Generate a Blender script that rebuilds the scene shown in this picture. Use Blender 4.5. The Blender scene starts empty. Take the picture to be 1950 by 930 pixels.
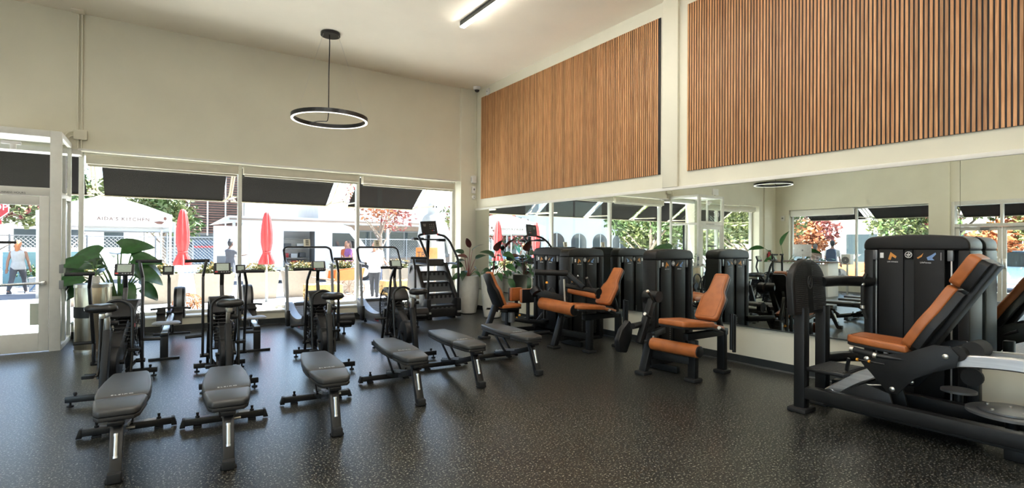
import bpy, bmesh, math, random
from mathutils import Vector, Matrix, Euler
S = bpy.context.scene
COL = S.collection
PI = math.pi
def R(d): return math.radians(d)
# ------------------------------------------------------------------ camera
def make_camera():
    f, yaw, pitch, roll = 995.56, 0.59841, 0.002791, 0.005016
    fw = Vector((math.sin(yaw), math.cos(yaw), 0)); rt = Vector((math.cos(yaw), -math.sin(yaw), 0)); up = Vector((0, 0, 1))
    fw, up = fw*math.cos(pitch)+up*math.sin(pitch), up*math.cos(pitch)-fw*math.sin(pitch)
    rt, up = rt*math.cos(roll)+up*math.sin(roll), up*math.cos(roll)-rt*math.sin(roll)
    cd = bpy.data.cameras.new('camera'); co = bpy.data.objects.new('camera', cd); COL.objects.link(co)
    m = Matrix((rt, up, -fw)).transposed().to_4x4(); m.translation = (0, 0, 1.5)
    co.matrix_world = m
    cd.sensor_width = 36.0; cd.lens = f/1950*36.0; cd.clip_start = 0.05; cd.clip_end = 400
    S.camera = co
make_camera()
# ------------------------------------------------------------------ light
S.view_settings.view_transform = 'Standard'; S.view_settings.look = 'None'
S.view_settings.exposure = 0.0; S.view_settings.gamma = 1.0; S.view_settings.use_curve_mapping = False
w = bpy.data.worlds.new('World'); S.world = w; w.use_nodes = True
nt = w.node_tree; nt.nodes.clear()
sky = nt.nodes.new('ShaderNodeTexSky'); sky.sky_type = 'NISHITA'; sky.sun_disc = False
sky.sun_elevation = R(58); sky.sun_rotation = R(76); sky.air_density = 1.0; sky.dust_density = 1.5; sky.ozone_density = 1.0
bg = nt.nodes.new('ShaderNodeBackground'); bg.inputs['Strength'].default_value = 1.05
out = nt.nodes.new('ShaderNodeOutputWorld')
nt.links.new(sky.outputs[0], bg.inputs[0]); nt.links.new(bg.outputs[0], out.inputs[0])
sd = bpy.data.lights.new('sun', 'SUN'); sd.energy = 56.0; sd.angle = R(0.6); sd.color = (0.94, 0.97, 1.0)
so = bpy.data.objects.new('sun', sd); COL.objects.link(so); so.location = (20, 16, 32)
so.rotation_euler = Vector((-0.52, -0.13, -0.85)).to_track_quat('-Z', 'Y').to_euler()
LED = 82.0      # emission of the ceiling line lamps
S.cycles.use_denoising = True
S.cycles.max_bounces = 10; S.cycles.diffuse_bounces = 5; S.cycles.glossy_bounces = 5; S.cycles.transparent_max_bounces = 24
S.cycles.transmission_bounces = 6; S.cycles.sample_clamp_indirect = 80.0; S.cycles.caustics_reflective = False; S.cycles.caustics_refractive = False
# ------------------------------------------------------------------ materials
MATS = {}
def pm(name, col, rough=0.5, metal=0.0, var=0.08, scale=14.0, bump=0.0, bscale=180.0, spec=0.5, emit=0.0, coat=0.0, stretch=None, sub=0.0):
    m = bpy.data.materials.new(name); m.use_nodes = True
    n = m.node_tree.nodes; l = m.node_tree.links; b = n['Principled BSDF']
    b.inputs['Roughness'].default_value = rough; b.inputs['Metallic'].default_value = metal
    b.inputs['Specular IOR Level'].default_value = spec; b.inputs['Coat Weight'].default_value = coat
    tc = n.new('ShaderNodeTexCoord'); mp = n.new('ShaderNodeMapping'); l.new(tc.outputs['Object'], mp.inputs[0])
    if stretch: mp.inputs['Scale'].default_value = stretch
    nz = n.new('ShaderNodeTexNoise'); nz.inputs['Scale'].default_value = scale; nz.inputs['Detail'].default_value = 4
    l.new(mp.outputs[0], nz.inputs['Vector'])
    mr = n.new('ShaderNodeMapRange'); mr.inputs[3].default_value = 1-var; mr.inputs[4].default_value = 1+var
    mr.inputs[1].default_value = 0.3; mr.inputs[2].default_value = 0.7
    l.new(nz.outputs[0], mr.inputs[0])
    vm = n.new('ShaderNodeVectorMath'); vm.operation = 'SCALE'; vm.inputs[0].default_value = col[:3]
    l.new(mr.outputs[0], vm.inputs['Scale']); l.new(vm.outputs[0], b.inputs['Base Color'])
    if bump:
        nb = n.new('ShaderNodeTexNoise'); nb.inputs['Scale'].default_value = bscale; nb.inputs['Detail'].default_value = 3
        l.new(mp.outputs[0], nb.inputs['Vector'])
        bp = n.new('ShaderNodeBump'); bp.inputs['Strength'].default_value = bump; bp.inputs['Distance'].default_value = 0.002
        l.new(nb.outputs[0], bp.inputs['Height']); l.new(bp.outputs[0], b.inputs['Normal'])
    if emit:
        b.inputs['Emission Color'].default_value = (*col[:3], 1); b.inputs['Emission Strength'].default_value = emit
    if sub:
        b.inputs['Transmission Weight'].default_value = 0
    MATS[name] = m
    return m
def srgb(r, g, b):
    f = lambda c: (c/255/12.92 if c/255 <= 0.04045 else ((c/255+0.055)/1.055)**2.4)
    return (f(r), f(g), f(b))
pm('wall_paint', (0.70, 0.67, 0.545), 0.7, var=0.03, scale=2.0, bump=0.25, bscale=260)
pm('ceiling_paint', (0.90, 0.82, 0.68), 0.85, var=0.02, scale=1.5, bump=0.2, bscale=200)
pm('white_paint', (0.74, 0.72, 0.66), 0.45, var=0.03, scale=5)
pm('alu_frame', (0.60, 0.59, 0.54), 0.38, var=0.04, scale=9)
pm('cream_cassette', (0.62, 0.58, 0.46), 0.5, var=0.04, scale=6)
pm('cream_tube', (0.40, 0.34, 0.23), 0.45, var=0.05)
pm('rubber_base', (0.022, 0.026, 0.026), 0.45, var=0.1)
pm('black_plastic', (0.0085, 0.0085, 0.009), 0.42, spec=0.35, var=0.12, bump=0.15, bscale=500)
pm('black_metal', (0.0065, 0.007, 0.008), 0.33, var=0.12, bump=0.08, bscale=700)
pm('machine_frame', (0.0085, 0.009, 0.0095), 0.42, spec=0.32, var=0.1, bump=0.2, bscale=900)
pm('tower_plastic', (0.0075, 0.0075, 0.0075), 0.42, spec=0.32, var=0.1, bump=0.3, bscale=700)
pm('tower_panel', (0.0045, 0.0045, 0.0045), 0.5, spec=0.3, var=0.1, bump=0.3, bscale=700)
pm('deep_black', (0.004, 0.004, 0.004), 0.55, var=0.1)
pm('rubber_grip', (0.007, 0.007, 0.007), 0.7, var=0.15, bump=0.3, bscale=300)
pm('silver_metal', (0.62, 0.61, 0.57), 0.28, metal=1.0, var=0.06)
pm('brushed_alu', (0.74, 0.74, 0.74), 0.30, metal=1.0, var=0.14, scale=60, stretch=(1, 0.04, 1))
pm('steel_bin', (0.46, 0.42, 0.33), 0.28, metal=1.0, var=0.08, scale=60, stretch=(1, 1, 0.02))
pm('grey_metal', (0.16, 0.165, 0.17), 0.36, metal=0.5, var=0.06)
pm('mid_grey', (0.20, 0.205, 0.21), 0.45, var=0.06)
pm('leather', (0.37, 0.112, 0.029), 0.42, var=0.16, scale=9, bump=0.35, bscale=240)
pm('leather_seam', (0.17, 0.055, 0.018), 0.6)
pm('bench_vinyl', (0.042, 0.042, 0.041), 0.40, var=0.12, scale=5, bump=0.12, bscale=400)
pm('bench_side', (0.014, 0.0135, 0.013), 0.5, var=0.1)
pm('saddle', (0.009, 0.0085, 0.008), 0.35, var=0.12)
pm('yellow_knob', (0.75, 0.32, 0.02), 0.4)
pm('red_mark', (0.55, 0.03, 0.03), 0.45)
pm('lcd', (0.34, 0.40, 0.34), 0.25, var=0.05, scale=40)
pm('white_print', (0.75, 0.75, 0.74), 0.5, var=0.02)
pm('grey_print', (0.30, 0.30, 0.30), 0.5, var=0.02)
pm('orange_print', (0.62, 0.26, 0.05), 0.5)
pm('blue_print', (0.18, 0.30, 0.55), 0.5)
pm('white_pot', (0.62, 0.61, 0.55), 0.6, var=0.05, bump=0.2, bscale=60)
pm('tread_black', (0.03, 0.03, 0.03), 0.5, var=0.1)
pm('soil', (0.05, 0.035, 0.025), 0.9, var=0.4, scale=60, bump=0.8, bscale=90)
pm('white_plastic', (0.72, 0.71, 0.68), 0.4, var=0.03)
pm('sign_white', (0.8, 0.8, 0.78), 0.5, var=0.02)
pm('text_black', (0.02, 0.02, 0.02), 0.5)
pm('leaf_green', (0.026, 0.105, 0.022), 0.38, var=0.35, scale=7)
pm('leaf_dark', (0.020, 0.060, 0.024), 0.32, var=0.35, scale=7)
pm('leaf_light', (0.13, 0.24, 0.05), 0.40, var=0.3, scale=7)
pm('leaf_red', (0.12, 0.035, 0.028), 0.35, var=0.4, scale=7)
pm('stem_red', (0.22, 0.05, 0.04), 0.45, var=0.2)
pm('stem_green', (0.10, 0.19, 0.05), 0.5, var=0.2)
def led_mat(name, strength, col=(1, 0.95, 0.87)):
    m = bpy.data.materials.new(name); m.use_nodes = True; n = m.node_tree.nodes; l = m.node_tree.links
    b = n['Principled BSDF']; b.inputs['Base Color'].default_value = (0.8, 0.8, 0.8, 1)
    b.inputs['Emission Color'].default_value = (*col, 1); b.inputs['Emission Strength'].default_value = strength
    MATS[name] = m
led_mat('led', LED); led_mat('ring_led', 1.1)
def special_mats():
    # rubber floor: black crumb with pale flecks
    m = bpy.data.materials.new('rubber_floor'); m.use_nodes = True; n = m.node_tree.nodes; l = m.node_tree.links
    b = n['Principled BSDF']; tc = n.new('ShaderNodeTexCoord')
    n1 = n.new('ShaderNodeTexNoise'); n1.inputs['Scale'].default_value = 68; n1.inputs['Detail'].default_value = 3; n1.inputs['Roughness'].default_value = 0.75
    l.new(tc.outputs['Object'], n1.inputs['Vector'])
    r1 = n.new('ShaderNodeMapRange'); r1.inputs[1].default_value = 0.575; r1.inputs[2].default_value = 0.63; l.new(n1.outputs[0], r1.inputs[0])
    n2 = n.new('ShaderNodeTexNoise'); n2.inputs['Scale'].default_value = 30; n2.inputs['Detail'].default_value = 2
    l.new(tc.outputs['Object'], n2.inputs['Vector'])
    cr = n.new('ShaderNodeMix'); cr.data_type = 'RGBA'; cr.inputs[6].default_value = (0.50, 0.45, 0.33, 1); cr.inputs[7].default_value = (0.33, 0.37, 0.33, 1)
    l.new(n2.outputs[0], cr.inputs[0])
    mx = n.new('ShaderNodeMix'); mx.data_type = 'RGBA'; mx.inputs[6].default_value = (0.0055, 0.0058, 0.0056, 1)
    l.new(r1.outputs[0], mx.inputs[0]); l.new(cr.outputs[2], mx.inputs[7]); l.new(mx.outputs[2], b.inputs['Base Color'])
    b.inputs['Roughness'].default_value = 0.31; b.inputs['Specular IOR Level'].default_value = 0.5
    bp = n.new('ShaderNodeBump'); bp.inputs['Strength'].default_value = 0.15; bp.inputs['Distance'].default_value = 0.001
    l.new(n1.outputs[0], bp.inputs['Height']); l.new(bp.outputs[0], b.inputs['Normal'])
    MATS['rubber_floor'] = m
    # slat wood, each slat its own tone
    m = bpy.data.materials.new('slat_wood'); m.use_nodes = True; n = m.node_tree.nodes; l = m.node_tree.links
    b = n['Principled BSDF']; b.inputs['Roughness'].default_value = 0.5
    tc = n.new('ShaderNodeTexCoord'); oi = n.new('ShaderNodeObjectInfo')
    ad = n.new('ShaderNodeVectorMath'); ad.operation = 'ADD'; l.new(tc.outputs['Object'], ad.inputs[0])
    sc = n.new('ShaderNodeMath'); sc.operation = 'MULTIPLY'; sc.inputs[1].default_value = 50; l.new(oi.outputs['Random'], sc.inputs[0])
    l.new(sc.outputs[0], ad.inputs[1])
    mp = n.new('ShaderNodeMapping'); mp.inputs['Scale'].default_value = (60, 60, 2.0); l.new(ad.outputs[0], mp.inputs[0])
    nz = n.new('ShaderNodeTexNoise'); nz.inputs['Scale'].default_value = 1.6; nz.inputs['Detail'].default_value = 5; l.new(mp.outputs[0], nz.inputs['Vector'])
    cr = n.new('ShaderNodeValToRGB'); e = cr.color_ramp.elements
    e[0].position = 0.3; e[0].color = (0.35, 0.145, 0.048, 1); e[1].position = 0.72; e[1].color = (0.66, 0.36, 0.165, 1)
    l.new(nz.outputs[0], cr.inputs[0])
    mr = n.new('ShaderNodeMapRange'); mr.inputs[3].default_value = 0.8; mr.inputs[4].default_value = 1.25; l.new(oi.outputs['Random'], mr.inputs[0])
    vm = n.new('ShaderNodeVectorMath'); vm.operation = 'SCALE'; l.new(cr.outputs[0], vm.inputs[0]); l.new(mr.outputs[0], vm.inputs['Scale'])
    l.new(vm.outputs[0], b.inputs['Base Color'])
    MATS['slat_wood'] = m
    # mirror
    m = bpy.data.materials.new('mirror_glass'); m.use_nodes = True; b = m.node_tree.nodes['Principled BSDF']
    b.inputs['Base Color'].default_value = (0.86, 0.90, 0.85, 1); b.inputs['Metallic'].default_value = 1; b.inputs['Roughness'].default_value = 0.0
    MATS['mirror_glass'] = m
    # clear pane
    def pane(name, tint, refl):
        m = bpy.data.materials.new(name); m.use_nodes = True; n = m.node_tree.nodes; l = m.node_tree.links; n.clear()
        o = n.new('ShaderNodeOutputMaterial'); mx = n.new('ShaderNodeMixShader'); t = n.new('ShaderNodeBsdfTransparent'); g = n.new('ShaderNodeBsdfGlossy')
        t.inputs[0].default_value = (*tint, 1); g.inputs['Roughness'].default_value = 0.0
        fr = n.new('ShaderNodeFresnel'); fr.inputs['IOR'].default_value = refl
        ge = n.new('ShaderNodeNewGeometry'); inv = n.new('ShaderNodeMath'); inv.operation = 'SUBTRACT'; inv.inputs[0].default_value = 1.0; l.new(ge.outputs['Backfacing'], inv.inputs[1])
        mu = n.new('ShaderNodeMath'); mu.operation = 'MULTIPLY'; l.new(fr.outputs[0], mu.inputs[0]); l.new(inv.outputs[0], mu.inputs[1])
        l.new(mu.outputs[0], mx.inputs[0]); l.new(t.outputs[0], mx.inputs[1]); l.new(g.outputs[0], mx.inputs[2]); l.new(mx.outputs[0], o.inputs[0])
        MATS[name] = m
    pane('pane_glass', (0.95, 0.97, 0.95), 1.35)
    pane('frost_film', (0.9, 0.92, 0.9), 1.3)
special_mats()
# ------------------------------------------------------------------ mesh helpers
def rotz(a): return Matrix.Rotation(a, 4, 'Z')
class MB:
    """collects shapes; build() links them as one mesh object"""
    def __init__(s): s.v = []; s.f = []; s.cut = []
    def add(s, vs, fs, M=None):
        k = len(s.v); s.cut.append((k, len(s.f)))
        s.v += [tuple(M @ Vector(p)) for p in vs] if M is not None else [tuple(p) for p in vs]
        s.f += [tuple(i+k for i in q) for q in fs]
        return s
    def bm(s, b, M=None):
        b.verts.index_update()
        s.add([v.co[:] for v in b.verts], [[v.index for v in f.verts] for f in b.faces], M); b.free(); return s
    def box(s, c, d, bev=0.0, M=None, seg=2):
        b = bmesh.new(); bmesh.ops.create_cube(b, size=1.0)
        for v in b.verts: v.co = Vector((v.co.x*d[0], v.co.y*d[1], v.co.z*d[2]))
        if bev: bmesh.ops.bevel(b, geom=b.edges[:]+b.verts[:], offset=min(bev, 0.49*min(d)), segments=seg, affect='EDGES', profile=0.5)
        T = Matrix.Translation(c)
        return s.bm(b, T if M is None else M @ T)
    def b2(s, lo, hi, bev=0.0, M=None):
        return s.box([(lo[i]+hi[i])/2 for i in range(3)], [abs(hi[i]-lo[i]) for i in range(3)], bev, M)
    def bar(s, p0, p1, w, h, bev=0.004, up=(0, 0, 1)):
        """rectangular bar p0 -> p1; w across, h along 'up'"""
        p0 = Vector(p0); p1 = Vector(p1); d = p1-p0; L = d.length; d.normalize()
        u = Vector(up)
        if abs(u.dot(d)) > 0.97: u = Vector((0, 1, 0)) if abs(d.y) < 0.9 else Vector((1, 0, 0))
        x = d.cross(u).normalized(); z = x.cross(d)
        M = Matrix((x, d, z)).transposed().to_4x4(); M.translation = (p0+p1)/2
        return s.box((0, 0, 0), (w, L, h), bev, M)
    def cyl(s, p0, p1, r, n=16, r2=None, cap=True):
        p0 = Vector(p0); p1 = Vector(p1); d = (p1-p0).normalized(); r2 = r if r2 is None else r2
        a = d.orthogonal().normalized(); c = d.cross(a)
        vs = [p0+(a*math.cos(2*PI*i/n)+c*math.sin(2*PI*i/n))*r for i in range(n)]+[p1+(a*math.cos(2*PI*i/n)+c*math.sin(2*PI*i/n))*r2 for i in range(n)]
        fs = [(i, (i+1) % n, n+(i+1) % n, n+i) for i in range(n)]
        if cap: fs += [tuple(range(n-1, -1, -1)), tuple(range(n, 2*n))]
        return s.add(vs, fs)
    def tube(s, pts, r, n=10, bend=0.0, seg=5, cap=True, closed=False):
        P = [Vector(p) for p in pts]
        if bend:
            Q = [P[0]]
            for i in range(1, len(P)-1):
                a = (P[i-1]-P[i]); b = (P[i+1]-P[i]); t = min(bend, a.length*0.49, b.length*0.49)
                A = P[i]+a.normalized()*t; B = P[i]+b.normalized()*t
                for k in range(seg+1):
                    u = k/seg; Q.append(A*(1-u)**2+P[i]*2*u*(1-u)+B*u*u)
            Q.append(P[-1]); P = Q
        N = len(P); rs = r if isinstance(r, (list, tuple)) else [r]*N
        vs = []; fs = []; t0 = None; a = None
        for i in range(N):
            t = (P[(i+1) % N]-P[i-1]) if closed else (P[min(i+1, N-1)]-P[max(i-1, 0)])
            t.normalize()
            if a is None: a = t.orthogonal().normalized()
            else:
                a = a-t*a.dot(t)
                a = a.normalized() if a.length > 1e-6 else t.orthogonal().normalized()
            c = t.cross(a)
            vs += [P[i]+(a*math.cos(2*PI*k/n)+c*math.sin(2*PI*k/n))*rs[i] for k in range(n)]
        for i in range(N if closed else N-1):
            j = (i+1) % N
            fs += [(i*n+k, i*n+(k+1) % n, j*n+(k+1) % n, j*n+k) for k in range(n)]
        if cap and not closed: fs += [tuple(range(n-1, -1, -1)), tuple(range((N-1)*n, N*n))]
        return s.add(vs, fs)
    def lathe(s, prof, n=24, M=None):
        """profile of (r, z); closed at r = 0 ends"""
        vs = []; fs = []; rings = []
        for r, z in prof:
            if r < 1e-6: rings.append([len(vs)]); vs.append((0, 0, z))
            else:
                rings.append(list(range(len(vs), len(vs)+n))); vs += [(r*math.cos(2*PI*i/n), r*math.sin(2*PI*i/n), z) for i in range(n)]
        for A, B in zip(rings, rings[1:]):
            for i in range(n):
                j = (i+1) % n
                if len(A) == 1 and len(B) == 1: continue
                if len(A) == 1: fs.append((A[0], B[i], B[j]))
                elif len(B) == 1: fs.append((A[i], A[j], B[0]))
                else: fs.append((A[i], A[j], B[j], B[i]))
        return s.add(vs, fs, M)
    def prism(s, poly, t0, t1, plane='YZ', bev=0.0, M=None, seg=2):
        """polygon (a, b) in a plane, extruded from t0 to t1 along the third axis"""
        b = bmesh.new()
        def mk(a, c, t): return {'YZ': (t, a, c), 'XZ': (a, t, c), 'XY': (a, c, t)}[plane]
        A = [b.verts.new(mk(p[0], p[1], t0)) for p in poly]; B = [b.verts.new(mk(p[0], p[1], t1)) for p in poly]; n = len(poly)
        b.faces.new(A); b.faces.new(B[::-1])
        for i in range(n): b.faces.new((A[i], B[i], B[(i+1) % n], A[(i+1) % n]))
        bmesh.ops.recalc_face_normals(b, faces=b.faces[:])
        if bev:
            es = [e for e in b.edges if len(e.link_faces) == 2 and e.calc_face_angle(0) > 0.6]
            bmesh.ops.bevel(b, geom=es, offset=bev, segments=seg, affect='EDGES', profile=0.5, clamp_overlap=True)
        return s.bm(b, M)
    def loft(s, secs, cap=True, closed=True):
        n = len(secs[0]); vs = [p for q in secs for p in q]; fs = []
        for i in range(len(secs)-1):
            for k in range(n if closed else n-1):
                fs.append((i*n+k, i*n+(k+1) % n, (i+1)*n+(k+1) % n, (i+1)*n+k))
        if cap: fs += [tuple(range(n-1, -1, -1)), tuple(range((len(secs)-1)*n, len(secs)*n))]
        return s.add(vs, fs)
    def ball(s, c, r, n=12, M=None):
        rr = r if isinstance(r, (tuple, list)) else (r, r, r)
        b = bmesh.new(); bmesh.ops.create_uvsphere(b, u_segments=n, v_segments=max(6, n*2//3), radius=1.0)
        T = Matrix.Translation(c) @ Matrix.Diagonal((*rr, 1))
        return s.bm(b, T if M is None else M @ T)
    def mesh(s, name, mat, smooth=40):
        me = bpy.data.meshes.new(name); me.from_pydata(s.v, [], s.f)
        b = bmesh.new(); b.from_mesh(me); bmesh.ops.recalc_face_normals(b, faces=b.faces[:]); b.to_mesh(me); b.free()
        if smooth:
            me.polygons.foreach_set('use_smooth', [True]*len(me.polygons)); me.set_sharp_from_angle(angle=R(smooth))
        if mat: me.materials.append(MATS[mat])
        me.update(); return me
    def each(s, name, mat, parent=None, smooth=40):
        """one object for every shape collected"""
        out = []; ends = s.cut[1:]+[(len(s.v), len(s.f))]
        for (v0, f0), (v1, f1) in zip(s.cut, ends):
            m = MB(); m.v = s.v[v0:v1]; m.f = [tuple(i-v0 for i in q) for q in s.f[f0:f1]]; out.append(m.build(name, mat, parent, smooth))
        return out
    def build(s, name, mat, parent=None, smooth=40, loc=None, rot=None):
        return obj(name, s.mesh(name, mat, smooth), parent, loc, rot)
def obj(name, me, parent=None, loc=None, rot=None):
    o = bpy.data.objects.new(name, me); COL.objects.link(o)
    if parent is not None: o.parent = parent
    if loc is not None: o.location = loc
    if rot is not None: o.rotation_euler = rot
    return o
def tag(o, label, cat, group=None):
    o['label'] = label; o['category'] = cat
    if group: o['group'] = group
    return o
def thing(name, label, cat, loc=(0, 0, 0), rz=0.0, group=None):
    o = bpy.data.objects.new(name, None); COL.objects.link(o); o.empty_display_size = 0.1
    o.location = loc; o.rotation_euler = (0, 0, rz); return tag(o, label, cat, group)
def struct(o): o['kind'] = 'structure'; return o
def stuff(o): o['kind'] = 'stuff'; return o
KIDS = {}
def copy_tree(root, loc, rz, label):
    ch = {}
    for o in bpy.data.objects:
        if o.parent: ch.setdefault(o.parent.name, []).append(o)
    def rec(o, par):
        c = o.copy(); COL.objects.link(c); c.parent = par
        for k in ch.get(o.name, []): rec(k, c)
        return c
    r = rec(root, None); r.location = loc; r.rotation_euler = (0, 0, rz); r['label'] = label
    return r
def text(name, s, size, mat, parent, M, extrude=0.0008, align='CENTER', spacing=1.0):
    cu = bpy.data.curves.new(name, 'FONT'); cu.body = s; cu.size = size; cu.extrude = extrude; cu.align_x = align; cu.align_y = 'CENTER'
    cu.space_character = spacing; cu.resolution_u = 3
    o = bpy.data.objects.new(name, cu); COL.objects.link(o)
    dg = bpy.context.evaluated_depsgraph_get(); me = bpy.data.meshes.new_from_object(o.evaluated_get(dg))
    bpy.data.objects.remove(o); bpy.data.curves.remove(cu)
    me.transform(M); me.materials.clear(); me.materials.append(MATS[mat]); me.name = name
    return obj(name, me, parent)
def frame_M(p, xdir, ydir):
    x = Vector(xdir).normalized(); y = Vector(ydir).normalized(); z = x.cross(y)
    M = Matrix((x, y, z)).transposed().to_4x4(); M.translation = p; return M
# ================================================================== ROOM SHELL
XR, XL, YB, YF, ZC = 6.22, -6.84, 10.65, -5.0, 5.13
YG = 10.98                                    # plane of the back window glass
def sbox(name, lo, hi, mat, bev=0.0, parent=None):
    o = MB().b2(lo, hi, bev).build(name, mat, parent)
    return struct(o) if parent is None else o
sbox('floor', (XL-0.3, YF-0.2, -0.06), (XR+0.25, YB+0.36, 0.0), 'rubber_floor')
sbox('ceiling', (XL-0.3, YF-0.2, ZC), (XR+0.25, YB+0.36, ZC+0.35), 'ceiling_paint')
sbox('wall_right', (XR, YF, 0), (XR+0.25, YB+0.36, ZC), 'wall_paint')
sbox('trim_1', (XR-0.045, 4.86, 2.36), (XR, 5.13, ZC), 'wall_paint', 0.003)            # pilaster between the slat panels
sbox('wall_front', (XL, YF-0.2, 0), (XR, YF, ZC), 'wall_paint')
m = MB()
m.b2((XL-0.3, YB, 2.98), (5.80, YB+0.36, ZC)); m.b2((5.80, YB-0.05, 0), (XR, YB+0.36, ZC), 0.004)
m.b2((-1.09, YB, 0), (5.80, YB+0.36, 0.235)); m.b2((XL-0.3, YB, 0), (-5.75, YB+0.36, 2.98)); m.b2((-5.75, YB, 0), (-2.55, YB+0.36, 0.235))
m.b2((-2.55, YB, 0), (-2.40, YB+0.36, 2.98)); m.b2((-6.50, YB-0.05, 0), (-6.02, YB, ZC))
struct(m.build('wall_back', 'wall_paint'))
m = MB()
m.b2((XL-0.3, YF, 0), (XL, -4.4, ZC)); m.b2((XL-0.3, 2.6, 0), (XL, 3.2, ZC)); m.b2((XL-0.3, -4.4, 0), (XL, 2.6, 0.15)); m.b2((XL-0.3, -4.4, 4.2), (XL, 2.6, ZC)); m.b2((XL-0.3, 3.2, 2.84), (XL, 10.15, ZC)); m.b2((XL-0.3, 5.40, 0), (XL, 5.93, 2.84))
m.b2((XL, 5.42, 0), (XL+0.05, 5.93, ZC)); m.b2((XL-0.3, 5.93, 0), (XL, 10.15, 0.45)); m.b2((XL-0.3, 10.15, 0), (XL, YB, ZC))
struct(m.build('wall_left', 'wall_paint'))
def cove(name, a, b, nrm):
    """rubber cove base from a to b on the floor, nrm points into the room"""
    a = Vector((*a, 0)); b = Vector((*b, 0)); n = Vector((*nrm, 0)); up = Vector((0, 0, 1))
    prof = [(0, 0), (0.020, 0), (0.018, 0.006), (0.007, 0.016), (0.005, 0.105), (0, 0.107)]
    m = MB().loft([[p+n*q+up*z for q, z in prof] for p in (a, b)]); return struct(m.build(name, 'rubber_base', smooth=30))
cove('baseboard_right', (XR, YF), (XR, YB), (-1, 0)); cove('baseboard_back', (-1.09, YB), (5.80, YB), (0, -1)); cove('baseboard_pilaster', (5.80, YB-0.05), (XR, YB-0.05), (0, -1))
cove('baseboard_left', (XL, YF), (XL, 3.2), (1, 0))
sbox('trim_2', (XR-0.035, YF, 2.315), (XR, YB-0.05, 2.362), 'white_paint', 0.004)     # ledge above the mirrors
sbox('trim_3', (XR-0.03, YF, 0.484), (XR, YB-0.05, 0.497), 'rubber_base', 0.002)       # channel the mirrors stand in
sbox('trim_4', (-1.09, YB-0.03, 0.235), (5.80, YG+0.03, 0.265), 'white_paint', 0.004)  # window sill
sbox('trim_5', (-1.02, YB-0.025, 2.965), (5.80, YB+0.02, 2.995), 'white_paint', 0.003) # lip at the window head
# ------------------------------------------------------------------ mirrors
ys = [10.595, 8.38, 6.145, 3.91, 1.675, -0.56]
mlab = ['tall wall mirror nearest the window wall corner behind the philodendron pots', 'wall mirror behind the hip machine and the leg curl machine',
        'wall mirror just left of the thin seam, behind the leg extension machine', 'wall mirror right of the thin seam, behind the leg press footplate', 'wall mirror behind the leg press tower at the right edge']
for i in range(5):
    y1, y0 = ys[i]-0.0015, ys[i+1]+0.0015; c = (y0+y1)/2; a = -0.011 if i < 3 else 0.0
    o = MB().b2((-0.003, y0-c, 0.497), (0.003, y1-c, 2.315)).build('wall_mirror', 'mirror_glass', None, 0, (XR-0.019, c, 0), (0, 0, -a))
    tag(o, mlab[i], 'mirror', 'mirrors along the right wall')
# ------------------------------------------------------------------ slatted wood panels
def slat_panel(y0, y1, z0, z1, pitch, wd, label):
    t = thing('slat_panel', label, 'wall panel', (XR-0.003, y0, z0), 0, 'wood slat panels on the right wall')
    MB().b2((-0.012, 0, 0), (0, y1-y0, z1-z0)).build('backing', 'deep_black', t)
    n = int((y1-y0)/pitch); me = MB().box((0, 0, (z1-z0)/2), (0.008, wd, z1-z0), 0.0015, seg=1).mesh('slat', 'slat_wood', 30)
    for i in range(n): obj('slat', me, t, (-0.0162, y1-y0-wd/2-0.004-i*pitch, 0))
slat_panel(5.195, 10.385, 2.570, 4.912, 0.0400, 0.0252, 'long wooden slat panel high on the right wall, nearer the ceiling camera corner')
slat_panel(0.02, 4.715, 2.566, 4.925, 0.0400, 0.0252, 'large wooden slat panel high on the right wall above the leg press')
# ------------------------------------------------------------------ back windows
def window(name, xs, z0, z1, cas, lab):
    w = bpy.data.objects.new(name, None); COL.objects.link(w); struct(w); w.location = (xs[0], YG, z0); ox, oz = xs[0], z0
    for i, x in enumerate(xs):
        MB().b2((x-ox-0.032, -0.07, 0), (x-ox+0.032, 0.05, z1-oz), 0.004).build('mullion', 'alu_frame', w)
    for x0, x1 in zip(xs, xs[1:]):
        a, b = x0-ox+0.032, x1-ox-0.032
        MB().b2((a, -0.05, 0.0), (b, 0.05, 0.05), 0.004).build('bottom_rail', 'alu_frame', w)
        MB().b2((a, -0.05, z1-oz-0.05), (b, 0.05, z1-oz), 0.004).build('top_rail', 'alu_frame', w)
        MB().b2((a, -0.004, 0.05), (b, 0.004, z1-oz-0.05)).build('pane', 'pane_glass', w, 0)
    for a, b, zc in cas:
        c = MB().b2((a-ox, -0.26, zc-oz), (b-ox, -0.10, zc+0.15-oz), 0.012).build('blind_cassette', 'cream_cassette', w)
        MB().b2((a-ox+0.02, -0.20, zc-0.035-oz), (b-ox-0.02, -0.17, zc+0.01-oz), 0.006).build('blind_hem_bar', 'cream_cassette', c)
    return w
window('window_1', [-1.0, 1.296, 3.517, 5.77], 0.265, 2.98, [(-0.93, 1.25, 2.775), (1.335, 3.47, 2.79), (3.56, 5.70, 2.775)], '')
window('window_2', [-5.72, -4.1, -2.57], 0.265, 2.98, [(-5.66, -4.15, 2.78), (-4.05, -2.62, 2.78)], '')
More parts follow.
